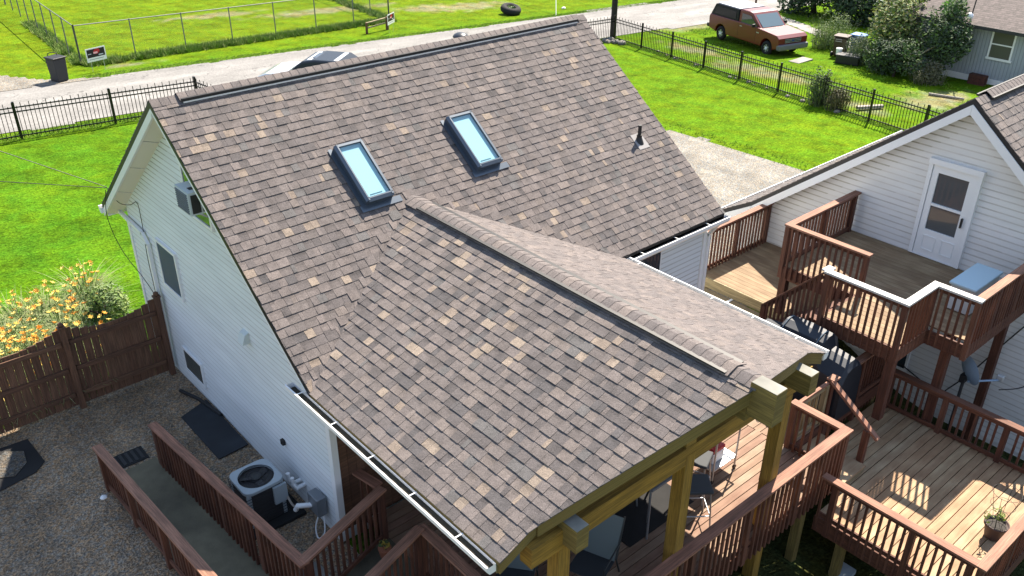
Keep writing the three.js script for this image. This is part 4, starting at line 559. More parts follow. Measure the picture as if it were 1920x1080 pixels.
const signMat = new THREE.MeshStandardMaterial({ map: signTex, roughness: 0.5, side: THREE.DoubleSide });
function yardSign(x, z, turn, label, w = 0.95) { const y = G(x, z), s = thing('yard_sign', label, 'sign', [x, y, z]); s.rotation.y = turn; s.updateWorldMatrix(true, false); const m = s.matrixWorld;
  put(s, 'backing', new THREE.BoxGeometry(w, w * 0.62, 0.012), M.trim, m.clone().multiply(at(0, 0.75, 0))); put(s, 'print', new THREE.PlaneGeometry(w - 0.01, w * 0.62 - 0.01), signMat, m.clone().multiply(at(0, 0.75, 0.0085))); for (const k of [-1, 1]) put(s, 'stake', new THREE.CylinderGeometry(0.008, 0.008, 0.62, 6), M.galv, m.clone().multiply(at(k * w * 0.32, 0.26, -0.02))); }
yardSign(11.95, -41.75, 0.25, 'white edged black and red yard sign by the chain link corner near the bin'); yardSign(27.75, -42.0, 0.55, 'white edged black and red yard sign beside two wooden planks', 0.9);
{ const b = thing('wooden_rack', 'pale wooden planks stacked behind the yard sign', 'planks', [27.1, G(27.1, -42.6), -42.6]); for (const h of [0.35, 0.62]) bar(b, 'plank', V(26.4, -1.62 + h, -42.4), V(27.9, -1.62 + h, -42.8), 0.1, 0.05, M.raw); bar(b, 'post', V(28.0, -1.7, -42.8), V(28.0, -0.95, -42.8), 0.12, 0.12, M.fence[0]); bar(b, 'post', V(26.4, -1.7, -42.4), V(26.4, -0.98, -42.4), 0.1, 0.1, M.fence[0]); }
{ const x = 37.2, z = -42.8, y = G(x, z), t = thing('tyre_planter', 'black old tyre with grass growing in it on the verge', 'tyre', [x, y, z]); const g = new THREE.TorusGeometry(0.44, 0.22, 12, 30); g.rotateX(Math.PI / 2); put(t, 'tyre', g, M.rubber, at(x, y + 0.3, z, 0, 0.25)); put(t, 'grass', leafBlob(x, y + 0.35, z, 0.4, 0.14, 0.4, 160, 0.1, [[0.05, 0.11, 0.015], [0.08, 0.14, 0.02]]), M.leafMat); }
rock('field_stone', 'small pale stone on the grass near the tyre', 41.5, -42.5, 0.12, M.trim);

// ───────────────────────── vehicles ─────────────────────────
function extr(pts, w, bev = 0.03) { const s = new THREE.Shape(pts.map(([a, b]) => new THREE.Vector2(a, b))), g = new THREE.ExtrudeGeometry(s, { depth: w - 2 * bev, bevelEnabled: true, bevelSize: bev, bevelThickness: bev, bevelSegments: 3, curveSegments: 10 }); g.translate(0, 0, -(w - 2 * bev) / 2); return g; }
const arch = (cx, r, y) => { const a = []; for (let i = 0; i <= 10; i++) { const t = Math.PI * i / 10; a.push([cx - r * Math.cos(t), y + r * Math.sin(t)]); } return a; };
function wheel(parent, m, x, z, r, w, side) { const t = new THREE.TorusGeometry(r - w * 0.42, w * 0.44, 12, 30); t.scale(1, 1, 1.15); const tw = put(parent, 'wheel', t, M.rubber, m.clone().multiply(at(x, r, z))); put(tw, 'rim', (() => { const g = new THREE.CylinderGeometry(r * 0.62, r * 0.62, w * 0.7, 24); g.rotateX(Math.PI / 2); return g; })(), M.steel, m.clone().multiply(at(x, r, z))); for (let i = 0; i < 6; i++) { const g = new THREE.BoxGeometry(r * 0.18, r * 0.14, 0.02); g.translate(r * 0.42, 0, side * w * 0.36); g.rotateZ(i * Math.PI / 3); put(tw, 'vent_hole', g, M.black, m.clone().multiply(at(x, r, z))); } put(tw, 'hub_cap', (() => { const g = new THREE.CylinderGeometry(r * 0.2, r * 0.22, 0.05, 16); g.rotateX(Math.PI / 2); return g; })(), M.trim, m.clone().multiply(at(x, r, z + side * w * 0.38))); }
{ // red pickup; local x forward, z to its right
  const cx = 42.15, cz = -28.1, head = Math.atan2(-3.72, -0.9), t = thing('pickup_truck', 'red pickup truck with a black topper on the bed, parked on grass', 'pickup', [cx, G(cx, cz) + 0.02, cz]); t.rotation.y = head; t.updateWorldMatrix(true, false); const m = t.matrixWorld, L = (...a) => m.clone().multiply(at(...a));
  const red = phys([0.135, 0.003, 0.007], { roughness: 0.42, clearcoat: 0.6, clearcoatRoughness: 0.2, map: T.grime }), W = 1.96;
  put(t, 'body', extr([[-2.85, 0.55], ...arch(-1.85, 0.47, 0.42), [-0.3, 0.42], ...arch(1.87, 0.47, 0.42), [2.62, 0.5], [2.72, 0.62], [2.72, 1.0], [2.55, 1.12], [1.2, 1.22], [0.95, 1.24], [-0.55, 1.24], [-2.82, 1.22], [-2.88, 1.1]], W), red, L(0, 0, 0));
  put(t, 'cab', extr([[-0.55, 1.2], [1.22, 1.2], [0.42, 1.83], [0.2, 1.87], [-0.35, 1.87], [-0.48, 1.82]], W - 0.22, 0.06), red, L(0, 0, 0));
  put(t, 'windshield', (() => { const g = new THREE.PlaneGeometry(1.46, 0.86); g.rotateY(Math.PI / 2); return g; })(), phys([0.1, 0.14, 0.16], { roughness: 0.04, clearcoat: 1 }), L(0.885, 1.54, 0, 0, 0, 0.9));
  for (const s of [-1, 1]) { const q = s * 0.885;
    put(t, 'door_window', extr([[-0.33, 1.26], [0.98, 1.26], [0.4, 1.72], [-0.3, 1.74]], 0.02, 0.004), M.glass, L(0, 0.0, q));
    const d = put(t, 'door', mergeGeometries([[-0.42, -0.41], [0.96, 0.97]].map(([a, b]) => { const g = new THREE.BoxGeometry(0.012, 0.72, 0.006); g.translate(a, 0.84, s * 0.982); return g; })), M.black, L(0, 0, 0)); put(d, 'handle', new THREE.BoxGeometry(0.16, 0.04, 0.03), M.steel, L(-0.22, 1.1, s * 0.99));
    put(t, 'mirror', new RoundedBoxGeometry(0.1, 0.17, 0.2, 2, 0.03), M.black, L(0.88, 1.34, s * 1.1)); put(t, 'headlight', new RoundedBoxGeometry(0.12, 0.17, 0.36, 2, 0.03), phys([0.7, 0.68, 0.62], { roughness: 0.1, clearcoat: 1 }), L(2.68, 0.86, s * 0.76)); put(t, 'turn_signal', new THREE.BoxGeometry(0.1, 0.15, 0.06), mat([0.6, 0.3, 0.05]), L(2.63, 0.86, s * 0.95));
    put(t, 'tail_light', new THREE.BoxGeometry(0.06, 0.36, 0.16), mat([0.3, 0.01, 0.01]), L(-2.88, 0.95, s * 0.86)); put(t, 'badge', new THREE.BoxGeometry(0.2, 0.05, 0.008), M.steel, L(1.12, 1.02, s * 0.984));
    for (const x of [-1.85, 1.87]) wheel(t, m, x, s * 0.86, 0.37, 0.25, s); }
  put(t, 'grille', new RoundedBoxGeometry(0.1, 0.24, 1.1, 2, 0.03), M.dark, L(2.71, 0.87, 0)); for (let i = 0; i < 3; i++) put(t, 'grille_bar', new THREE.BoxGeometry(0.02, 0.025, 1.08), M.steel, L(2.768, 0.79 + i * 0.075, 0)); put(t, 'emblem', (() => { const g = new THREE.SphereGeometry(0.09, 16, 10); g.scale(0.15, 0.5, 1); return g; })(), mat([0.03, 0.06, 0.25], { roughness: 0.3 }), L(2.775, 0.87, 0));
  put(t, 'front_bumper', new RoundedBoxGeometry(0.28, 0.3, W + 0.04, 4, 0.08), mat([0.13, 0.13, 0.135], { roughness: 0.6 }), L(2.76, 0.56, 0)); put(t, 'rear_bumper', new RoundedBoxGeometry(0.2, 0.2, W, 3, 0.05), M.dark, L(-2.98, 0.62, 0));
  const tp = put(t, 'topper', extr([[-2.84, 1.25], [-0.6, 1.25], [-0.6, 1.84], [-2.35, 1.84], [-2.5, 1.8]], W - 0.12, 0.05), phys([0.01, 0.012, 0.02], { roughness: 0.35, specularIntensity: 0.4 }), L(0, 0, 0)); put(tp, 'roof_panel', new RoundedBoxGeometry(1.8, 0.05, W - 0.3, 2, 0.02), mat([0.62, 0.64, 0.66]), L(-1.5, 1.9, 0)); for (const s of [-1, 1]) put(tp, 'side_window', extr([[-2.55, 1.35], [-0.75, 1.35], [-0.75, 1.74], [-2.35, 1.74]], 0.02, 0.004), phys([0.012, 0.015, 0.02], { roughness: 0.1, specularIntensity: 0.5 }), L(0, 0, s * 0.925));
}
{ // silver car on the road, only its top shows over the ridge
  const cx = 17.85, cz = -32.65, t = thing('silver_car', 'silver car parked behind the roof ridge near the road', 'car', [cx, G(cx, cz) + 0.02, cz]); t.rotation.y = Math.atan2(0.78, -0.62); t.updateWorldMatrix(true, false); const m = t.matrixWorld, L = (...a) => m.clone().multiply(at(...a));
  const sil = phys([0.66, 0.69, 0.72], { metalness: 0.2, roughness: 0.3, clearcoat: 1 });
  put(t, 'body', extr([[-2.25, 0.4], ...arch(-1.35, 0.38, 0.3), ...arch(1.35, 0.38, 0.3), [2.2, 0.35], [2.3, 0.55], [2.25, 0.78], [1.9, 0.92], [0.95, 1.0], [-1.7, 1.04], [-2.25, 0.98]], 1.82, 0.06), sil, L(0, 0, 0));
  put(t, 'cabin', extr([[-2.1, 0.98], [1.1, 0.98], [0.3, 1.44], [-0.2, 1.52], [-1.2, 1.5]], 1.62, 0.09), phys([0.03, 0.038, 0.05], { roughness: 0.25, specularIntensity: 0.4 }), L(0, 0, 0)); put(t, 'roof', new RoundedBoxGeometry(1.35, 0.06, 1.34, 3, 0.03), sil, L(-0.5, 1.56, 0, 0, 0, -0.01)); put(t, 'sunroof', new THREE.BoxGeometry(0.55, 0.01, 0.8), M.glass, L(-0.25, 1.597, 0));
  for (const s of [-1, 1]) { put(t, 'pillar', barGeo(V(1.05, 1.02, s * 0.8), V(0.25, 1.5, s * 0.7), 0.07, 0.07), sil, m); put(t, 'pillar', barGeo(V(-1.15, 1.52, s * 0.7), V(-1.95, 1.02, s * 0.8), 0.1, 0.09), sil, m); put(t, 'mirror', new RoundedBoxGeometry(0.1, 0.13, 0.2, 2, 0.03), M.dark, L(0.75, 1.08, s * 0.98)); put(t, 'headlight', new RoundedBoxGeometry(0.18, 0.13, 0.34, 2, 0.04), phys([0.5, 0.55, 0.6], { roughness: 0.1, clearcoat: 1 }), L(2.2, 0.74, s * 0.64)); for (const x of [-1.35, 1.35]) wheel(t, m, x, s * 0.8, 0.32, 0.2, s); }
  put(t, 'bumper', new RoundedBoxGeometry(0.2, 0.3, 1.78, 3, 0.08), mat([0.2, 0.24, 0.28]), L(2.24, 0.48, 0));
}
{ const x = 27.3, z = -35.2, y = G(x, z), c = thing('dark_bin', 'dark rounded bin top peeking over the roof ridge', 'bin', [x, y, z]); put(c, 'body', cyl(0.36, 0.3, 0.9, x, y, z, 24), M.dark); put(c, 'lid', (() => { const g = new THREE.SphereGeometry(0.4, 20, 8, 0, 7, 0, 1.5); g.scale(1, 0.6, 1); return g; })(), mat([0.03, 0.035, 0.045], { roughness: 0.35 }), at(x, y + 0.9, z)); }
{ const x = 53.7, z = -36.2, y = G(x, z), c = thing('mailbox', 'dark mailboxes on a post at the far road edge', 'mailbox', [x, y, z]); bar(c, 'post', V(x, y, z), V(x, y + 1.1, z), 0.1, 0.1, M.fence[1]); for (const d of [-0.35, 0.35]) put(c, 'box', (() => { const g = new THREE.CylinderGeometry(0.14, 0.14, 0.5, 16); g.rotateX(Math.PI / 2); return g; })(), M.dark, at(x + d, y + 1.25, z)); bar(c, 'arm', V(x - 0.6, y + 1.1, z), V(x + 0.6, y + 1.1, z), 0.1, 0.05, M.fence[0]); }

// ───────────────────────── vegetation ─────────────────────────
// leaves spread through a lumpy crown volume; every leaf a small folded face
function leafBlob(x, y, z, rx, ry, rz, n, size, cols, o = {}) {
  const m = new MB(), lumps = Array.from({ length: o.lumps || 9 }, () => { const a = rnd() * 6.283, e = Math.acos(rr(-0.85, 1)), k = rr(0.35, 0.8); return [Math.cos(a) * Math.sin(e) * k * rx, Math.cos(e) * k * ry, Math.sin(a) * Math.sin(e) * k * rz, rr(0.3, 0.55)]; });
  for (let i = 0; i < n; i++) {
    const l = pick(lumps), a = rnd() * 6.283, c = rr(-1, 1), s = Math.sqrt(1 - c * c), r = l[3] * (rnd() < 0.75 ? rr(0.75, 1.05) : Math.cbrt(rnd()));
    const p = V(x + l[0] + Math.cos(a) * s * r * rx, y + l[1] + c * r * ry, z + l[2] + Math.sin(a) * s * r * rz); if (o.floor !== undefined && p.y < o.floor) continue;
    const out = V(Math.cos(a) * s, c * 0.6 + 0.5, Math.sin(a) * s).normalize(), d = V(rr(-1, 1), rr(-0.7, 0.5), rr(-1, 1)).normalize(), q = d.clone().cross(out).normalize(), sz = size * rr(0.6, 1.3), k = pick(cols), v = rr(0.75, 1.25), col = k.map(t => t * v);
    const A = p.clone().addScaledVector(d, -sz), B = p.clone().addScaledVector(q, sz * 0.5).addScaledVector(out, sz * 0.12), C = p.clone().addScaledVector(d, sz), D = p.clone().addScaledVector(q, -sz * 0.5).addScaledVector(out, sz * 0.12); m.tri(A, B, C, [0, 0], [1, 0], [1, 1], col); m.tri(A, C, D, [0, 0], [1, 1], [0, 1], col);
  }
  return m.geo;
}
function stems(x, y, z, r, h, n, w, cols, lean = 0.35, curve = 0.5) {   // upright or arching strap leaves and stalks
  const m = new MB();
  for (let i = 0; i < n; i++) { const a = rnd() * 6.283, q = Math.sqrt(rnd()) * r, b = V(x + Math.cos(a) * q, y, z + Math.sin(a) * q), a2 = a + rr(-0.8, 0.8), hh = h * rr(0.55, 1.1), ln = lean * hh * rr(0.3, 1.2), side = V(-Math.sin(a2), 0, Math.cos(a2)), k = pick(cols), v = rr(0.75, 1.2), col = k.map(t => t * v); let pr = null; const K = 4;
    for (let j = 0; j <= K; j++) { const t = j / K, p = V(b.x + Math.cos(a2) * ln * t * (1 + curve * t), y + hh * (t - curve * 0.45 * t * t), b.z + Math.sin(a2) * ln * t * (1 + curve * t)), ww = w * (1 - t * 0.85); const row = [p.clone().addScaledVector(side, -ww), p.clone().addScaledVector(side, ww)]; if (pr) m.quad(pr[0], pr[1], row[1], row[0], null, col); pr = row; } }
  return m.geo;
}
function branchy(x, y, z, h, n, r, spread) { const gs = [cylBetween(V(x, y - 0.1, z), V(x + rr(-0.1, 0.1) * h, y + h * 0.55, z + rr(-0.1, 0.1) * h), r, r * 0.7)]; for (let i = 0; i < n; i++) { const a = i * 6.283 / n + rr(-0.4, 0.4), t = rr(0.25, 0.55); gs.push(cylBetween(V(x, y + h * t, z), V(x + Math.cos(a) * spread, y + h * rr(0.6, 0.95), z + Math.sin(a) * spread), r * 0.55, r * 0.2)); } return mergeGeometries(gs); }
function cylBetween(a, b, r0, r1) { const { m, L } = along(a, b), g = new THREE.CylinderGeometry(r1, r0, L, 8); g.rotateZ(-Math.PI / 2); return g.applyMatrix4(m); }
const bark = wood([0.06, 0.045, 0.032]);
function tree(name, label, x, z, h, rx, rz, n, size, cols, o = {}) { const y = o.y === undefined ? G(x, z) : o.y, t = thing(name, label, o.cat || 'shrub', [x, y, z], o.group); put(t, 'trunk', branchy(x, y, z, h, 6, o.tr || 0.08, Math.min(rx, rz) * 0.6), bark); put(t, 'crown', leafBlob(x, y + h * (o.cy || 0.55), z, rx, h * (o.ry || 0.55), rz, n, size, cols, { floor: y, lumps: o.lumps || 14 }), M.leafMat); return t; }
const GD = [[0.018, 0.045, 0.01], [0.03, 0.07, 0.014], [0.045, 0.095, 0.018], [0.024, 0.05, 0.02]], GY = [[0.16, 0.22, 0.03], [0.22, 0.25, 0.06], [0.1, 0.16, 0.02], [0.3, 0.28, 0.12]], GM = [[0.06, 0.12, 0.02], [0.09, 0.17, 0.03], [0.045, 0.09, 0.016]];
tree('dark_tree', 'dense dark evergreen behind the footpath beside the road', 54.6, -32.2, 4, 2.6, 2.6, 7000, 0.13, GD, { cy: 0.42, ry: 0.62, lumps: 26, group: 'dark trees along the far road', cat: 'tree', tr: 0.2 });
tree('dark_tree', 'dense dark evergreen between the tall weeds and the grey house roof', 54.2, -28.4, 4, 2.6, 2.6, 7000, 0.13, GD, { cy: 0.42, ry: 0.62, lumps: 26, group: 'dark trees along the far road', cat: 'tree', tr: 0.2 });
tree('dark_tree', 'dense dark evergreen behind the big sunlit bush', 54.4, -24.6, 4.2, 2.6, 2.6, 7000, 0.13, GD, { cy: 0.42, ry: 0.62, lumps: 26, group: 'dark trees along the far road', cat: 'tree', tr: 0.2 });
tree('dark_tree', 'dense dark evergreen rising behind the grey house', 56, -21.4, 5, 2.6, 2.6, 5200, 0.13, GD, { cy: 0.42, ry: 0.62, lumps: 22, group: 'dark trees along the far road', cat: 'tree', tr: 0.2 });
tree('sunlit_bush', 'big bush with yellow-green sunlit leaves against the grey house', 44.0, -21.0, 3.9, 2.0, 1.8, 6500, 0.095, [...GY, ...GY, ...GM, GD[2], GD[1]], { lumps: 30, cy: 0.5 });
tree('dark_bush', 'dark leafy bush climbing the corner of the grey house', 42.9, -18.35, 3.3, 1.0, 1.2, 5200, 0.09, [...GD, ...GM], { lumps: 18 });
tree('leafy_vine', 'bright green vine growing over the grey house eave', 44.1, -18.6, 3.4, 0.7, 0.9, 1500, 0.1, [[0.1, 0.26, 0.03], [0.07, 0.18, 0.025]], { cy: 0.75, ry: 0.35 });
tree('low_bush', 'low dark bush at the lawn edge below the vine', 41.6, -19.8, 1.7, 0.9, 1.7, 3200, 0.08, [...GD, ...GM], {});
{ const w = (label, x, z, h, r, n, cols, cat = 'weeds') => { const y = G(x, z), t = thing('tall_weeds', label, cat, [x, y, z], 'clumps of tall weeds'); put(t, 'stems', stems(x, y, z, r, h, n >> 1, 0.012, cols, 0.3, 0.25), M.leafMat); put(t, 'leaves', leafBlob(x, y + h * 0.48, z, r * 1.1, h * 0.58, r * 1.1, n * 4, 0.055, cols, { floor: y, lumps: 22 }), M.leafMat); };
  w('round clump of tall pale green weeds in front of the pickup', 45.2, -25.4, 1.75, 0.95, 620, [[0.13, 0.2, 0.05], [0.17, 0.22, 0.08], [0.09, 0.15, 0.04]]); w('grey-green weeds growing beside the blue bin', 43.0, -22.3, 1.5, 0.75, 420, [[0.12, 0.15, 0.08], [0.08, 0.12, 0.05], [0.06, 0.1, 0.03]]); w('dark weeds below the big sunlit bush', 42.8, -20.9, 1.4, 0.9, 420, [[0.05, 0.09, 0.035], [0.08, 0.12, 0.05]]);
  w('leafy weeds growing through the picket fence', 33.75, -19.05, 1.55, 0.42, 300, [[0.07, 0.12, 0.03], [0.05, 0.08, 0.02]]); w('dry brownish weeds growing along the picket fence', 33.75, -18.2, 1.0, 0.5, 320, [[0.13, 0.12, 0.05], [0.09, 0.08, 0.03], [0.06, 0.07, 0.02]]); w('dry tall weeds at the foot of the dark bush', 41.7, -18.2, 1.0, 0.8, 300, [[0.15, 0.14, 0.07], [0.1, 0.1, 0.04]]); }
tree('boxwood_shrub', 'round glossy shrub at the house corner behind the wooden fence', 4.2, -18.0, 0.95, 0.6, 0.7, 2600, 0.05, [[0.12, 0.2, 0.03], [0.2, 0.27, 0.06], [0.07, 0.13, 0.02]], { cat: 'shrub', cy: 0.55 });
{ // daylilies behind the wooden fence
  const fg = (() => { const gs = []; for (let i = 0; i < 6; i++) { const m = new MB(), c = Math.cos(i * 1.047), s = Math.sin(i * 1.047), q = (r, h, k) => V(c * r - s * k, h, s * r + c * k); m.quad(q(0, 0, 0), q(0.045, 0.05, 0.022), q(0.095, 0.055, 0), q(0.045, 0.05, -0.022)); gs.push(m.geo); } return mergeGeometries(gs); })();
  const fm = [mat([0.66, 0.3, 0.03], { roughness: 0.6 }), mat([0.72, 0.42, 0.08], { roughness: 0.6 }), mat([0.74, 0.52, 0.12], { roughness: 0.6 }), mat([0.74, 0.58, 0.16], { roughness: 0.6 })];
  const spots = [[1.7, -16.5], [2.2, -16.9], [1.3, -17.2], [2.0, -17.6], [2.7, -17.2], [2.6, -18.0], [3.2, -17.5], [3.3, -18.3], [1.7, -18.2], [2.3, -18.6], [3.0, -18.9], [3.7, -19.0], [4.2, -19.5], [4.35, -20.0], [1.0, -16.6], [3.0, -16.7], [0.5, -16.9], [0.9, -17.7], [1.3, -18.9], [2.4, -16.3], [1.9, -19.3], [2.8, -19.6], [3.6, -16.9], [3.9, -18.3], [3.6, -17.4], [0.2, -17.5], [1.5, -16.1], [2.1, -16.15], [2.7, -16.2], [3.4, -16.3], [2.5, -17.5], [1.6, -17.0], [3.3, -19.4], [2.2, -18.1], [0.6, -16.3]];
  for (const [x, z] of spots) { const y = G(x, z), t = thing('daylily', 'clump of orange daylilies ' + (z > -16.65 ? 'close behind the wooden fence planks' : x > 3.45 ? 'growing beside the round shrub' : z < -18.5 ? 'at the open lawn edge of the flower bed' : 'in the middle of the flower bed'), 'flowers', [x, y, z], 'daylilies in the bed');
    put(t, 'leaves', stems(x, y, z, 0.3, 0.62, 170, 0.012, [[0.12, 0.21, 0.03], [0.22, 0.29, 0.07], [0.34, 0.36, 0.15]], 0.75, 0.9), M.leafMat);
    const n = 9 + Math.floor(rnd() * 6); for (let i = 0; i < n; i++) { const a = rnd() * 6.283, r = rr(0.1, 0.42), h = rr(0.45, 0.75), p = V(x + Math.cos(a) * r, y + h, z + Math.sin(a) * r), s = put(t, 'stalk', cylBetween(V(x + Math.cos(a) * r * 0.4, y, z + Math.sin(a) * r * 0.4), p, 0.007, 0.005), mat([0.1, 0.17, 0.04])); put(s, 'flower', fg, pick(fm), at(p.x, p.y, p.z, rnd() * 6, rr(-0.5, 0.5), rr(-0.5, 0.5)).scale(V(0.7, 0.7, 0.7))); } }
}
{ // tall uncut grass along the chain link fence, lawn tufts
  const blade = (n, h, w) => { const gs = []; for (let i = 0; i < n; i++) { const m = new MB(), a = i * 2.4, l = h * (0.7 + 0.3 * ((i * 7) % 5) / 4), c = Math.cos(a), s = Math.sin(a); m.tri(V(c * 0.2 * h - s * w, 0, s * 0.2 * h + c * w), V(c * 0.2 * h + s * w, 0, s * 0.2 * h - c * w), V(c * 0.7 * h, l, s * 0.7 * h), [0, 0], [1, 0], [0.5, 1]); gs.push(m.geo); } return mergeGeometries(gs); };
  const field = (name, label, geo, pts, cols, smin, smax) => { const im = new THREE.InstancedMesh(geo, mat([1, 1, 1], { roughness: 0.8 }), pts.length), q = new THREE.Quaternion(), e = new THREE.Euler(), c = new THREE.Color(); pts.forEach(([x, z], i) => { const s = rr(smin, smax); q.setFromEuler(e.set(rr(-0.15, 0.15), rnd() * 6.28, rr(-0.15, 0.15))); im.setMatrixAt(i, new THREE.Matrix4().compose(V(x, G(x, z) + 0.005, z), q, V(s, s * rr(0.8, 1.3), s))); const k = pick(cols), v = rr(0.8, 1.25); im.setColorAt(i, c.setRGB(k[0] * v, k[1] * v, k[2] * v)); }); im.name = numbered(name); im.castShadow = im.receiveShadow = true; im.userData = { kind: 'stuff', label, category: 'grass' }; scene.add(im); };
  const tall = []; const line = (a, b, n, w, off) => { for (let i = 0; i < n; i++) { const t = rnd(), u = (rnd() + rnd() - 1) * w + off; const L = Math.hypot(b[0] - a[0], b[1] - a[1]), dx = (b[0] - a[0]) / L, dz = (b[1] - a[1]) / L; if (nz(a[0] + dx * L * t, a[1] + dz * L * t, 0.8, 141) < 0.3 && rnd() < 0.8) continue; tall.push([a[0] + (b[0] - a[0]) * t - dz * u, a[1] + (b[1] - a[1]) * t + dx * u]); } };
  line([11.7, -43.4], [29.8, -45.3], 5200, 0.6, 0.25); line([11.7, -43.4], [12.6, -55], 1500, 0.4, 0); line([29.8, -45.3], [31.5, -58], 1200, 0.5, 0);
  field('tall_grass', 'uncut dark grass along the chain link fence', blade(7, 0.2, 0.014), tall, [[0.1, 0.19, 0.014], [0.14, 0.24, 0.02], [0.08, 0.16, 0.012], [0.24, 0.28, 0.08]], 0.35, 1.5);
  const lawn = []; const fill = (x0, x1, z0, z1, n, ok) => { for (let i = 0; i < n; i++) { const x = rr(x0, x1), z = rr(z0, z1); if (!ok || ok(x, z)) lawn.push([x, z]); } };
  const nb = (x, z) => !bare.some(([bx, bz, rx, rz]) => Math.hypot((x - bx) / rx, (z - bz) / rz) < 0.9);
  fill(3, 13, -34.0, -33.0, 2500); fill(26, 37, -34.2, -33.2, 2500); for (let i = 0; i < 5000; i++) { const t = rnd(); lawn.push([36.75 - 4.55 * t + rr(-0.25, 0.25), -33.6 + 22.1 * t]); } fill(8, 60, -41.2, -40.5, 9000, (x) => x > 11); fill(42, 56, -33.6, -31.5, 2500, nb); fill(36, 44, -31, -14.5, 3500, (x, z) => x > 37.2 - (z + 33.6) * 0.2 && nb(x, z) && nz(x, z, 1, 143) > 0.55); fill(24.6, 26.6, -20.8, -12, 900, (x, z) => x > 25.6);
  field('lawn_grass', 'short mown lawn grass', blade(5, 0.06, 0.007), lawn, [[0.16, 0.3, 0.012], [0.2, 0.32, 0.018], [0.13, 0.26, 0.01], [0.25, 0.32, 0.05]], 0.5, 1.4);
}

// ───────────────────────── far right: grey house and bins ─────────────────────────
{ const h = thing('grey_house', 'grey board sided house with low brown hip roof behind the bushes', 'house', [48, -2, -15]);
  const ribs = tex(64, 8, 1.28, 1, (u) => 0.88 + 0.12 * (Math.abs(((u * 8) % 1) - 0.5) < 0.42 ? 1 : 0)), ribB = tex(64, 8, 1.28, 1, (u) => Math.abs(((u * 8) % 1) - 0.5) < 0.4 ? 1 : 0, false);
  const wm = mat([0.33, 0.365, 0.4], { map: ribs, bumpMap: ribB, bumpScale: 0.02 });
  const wall = (() => { const m = new MB(), q = (a, b) => m.quad(V(a[0], -1.6, a[1]), V(b[0], -1.6, b[1]), V(b[0], 0.85, b[1]), V(a[0], 0.85, a[1]), [[0, 0], [Math.hypot(b[0] - a[0], b[1] - a[1]), 0], [Math.hypot(b[0] - a[0], b[1] - a[1]), 2.4], [0, 2.4]]); q([44, -20.6], [44, -9]); q([44, -20.6], [53, -20.6]); q([44, -9], [53, -9]); q([53, -20.6], [53, -9]); return m.geo; })();
  put(h, 'wall', wall, wm); put(h, 'foundation', boxAt(43.97, 53.03, -2.6, -1.59, -20.63, -8.97), M.trim);
  const rp = [V(43.5, 0.78, -21.1), V(53.5, 0.78, -21.1), V(53.5, 0.78, -8.5), V(43.5, 0.78, -8.5), V(48.5, 3.1, -17.4), V(48.5, 3.1, -12.2)];
  const brown = tex(256, 256, 1.5, 1.5, (u, v) => { const row = (v * 10) % 1; return (0.8 + 0.4 * (fbm(u, v, 30, 30, 3, 151) - 0.5) + 0.25 * (hsh(Math.floor(u * 9 + Math.floor(v * 10) * 0.37), Math.floor(v * 10), 5) - 0.5)) * (row < 0.12 ? 0.45 : 1); });
  const rm = new MB(), uvf = (p, fl) => fl ? [p.x, Math.hypot(p.y - 0.78, p.z + 21.1) * 1] : [p.z, Math.hypot(p.x - 43.5, p.y - 0.78)];
  rm.quad(rp[0], rp[3], rp[5], rp[4], [rp[0], rp[3], rp[5], rp[4]].map(p => uvf(p))); rm.quad(rp[1], rp[2], rp[5], rp[4], [rp[1], rp[2], rp[5], rp[4]].map(p => uvf(p))); rm.tri(rp[0], rp[1], rp[4], uvf(rp[0], 1), uvf(rp[1], 1), uvf(rp[4], 1)); rm.tri(rp[3], rp[2], rp[5], uvf(rp[3], 1), uvf(rp[2], 1), uvf(rp[5], 1));
  const rf = put(h, 'roof', rm.geo, mat([0.14, 0.105, 0.1], { map: brown })); put(rf, 'eave_board', boxAt(43.46, 43.5, 0.64, 0.79, -21.1, -8.5), M.dark); put(rf, 'eave_board', boxAt(43.46, 53.5, 0.64, 0.79, -21.14, -21.1), M.dark); put(rf, 'soffit', boxAt(43.5, 44.02, 0.66, 0.69, -21.1, -8.5), M.dark);
  const w = put(h, 'window', mergeGeometries([boxAt(43.93, 43.99, -0.7, -0.6, -16.72, -15.55), boxAt(43.93, 43.99, 0.62, 0.7, -16.68, -15.6), boxAt(43.935, 43.99, -0.6, 0.62, -16.68, -16.6), boxAt(43.935, 43.99, -0.6, 0.62, -15.68, -15.6)]), M.trim); put(w, 'pane', boxAt(43.96, 43.97, -0.6, 0.62, -16.6, -15.68), phys([0.09, 0.09, 0.08], { roughness: 0.2, specularIntensity: 0.6 })); put(w, 'sash_rail', boxAt(43.945, 43.959, -0.02, 0.04, -16.6, -15.68), M.trim);
  const mast = put(h, 'antenna_mast', poly([V(43.75, -0.8, -17.75), V(43.7, 0.9, -17.72), V(43.75, 3.6, -17.6)], 0.03), M.dark); put(mast, 'insulator', new THREE.SphereGeometry(0.16, 14, 10), M.trim, at(43.62, 1.1, -17.75));
  put(h, 'porch_roof', hexa([V(42.6, -1.3, -14.6), V(44, -0.75, -14.6), V(44, -0.75, -10), V(42.6, -1.3, -10)], [V(42.6, -1.22, -14.6), V(44, -0.67, -14.6), V(44, -0.67, -10), V(42.6, -1.22, -10)], p => [p.z, p.x]), mat([0.3, 0.19, 0.14], { map: brown }));
  const brick = thing('brick_block', 'small reddish brick block at the grey house foot', 'brick', [43.6, -1.85, -16.7]); for (let i = 0; i < 3; i++) for (let k = 0; k < 3; k++) put(brick, 'brick', boxAt(43.3, 43.62, -1.86 + i * 0.17, -1.7 + i * 0.17, -17.0 + k * 0.26, -16.75 + k * 0.26), mat([0.13 + 0.03 * rnd(), 0.045, 0.03], { map: T.dirt })); }
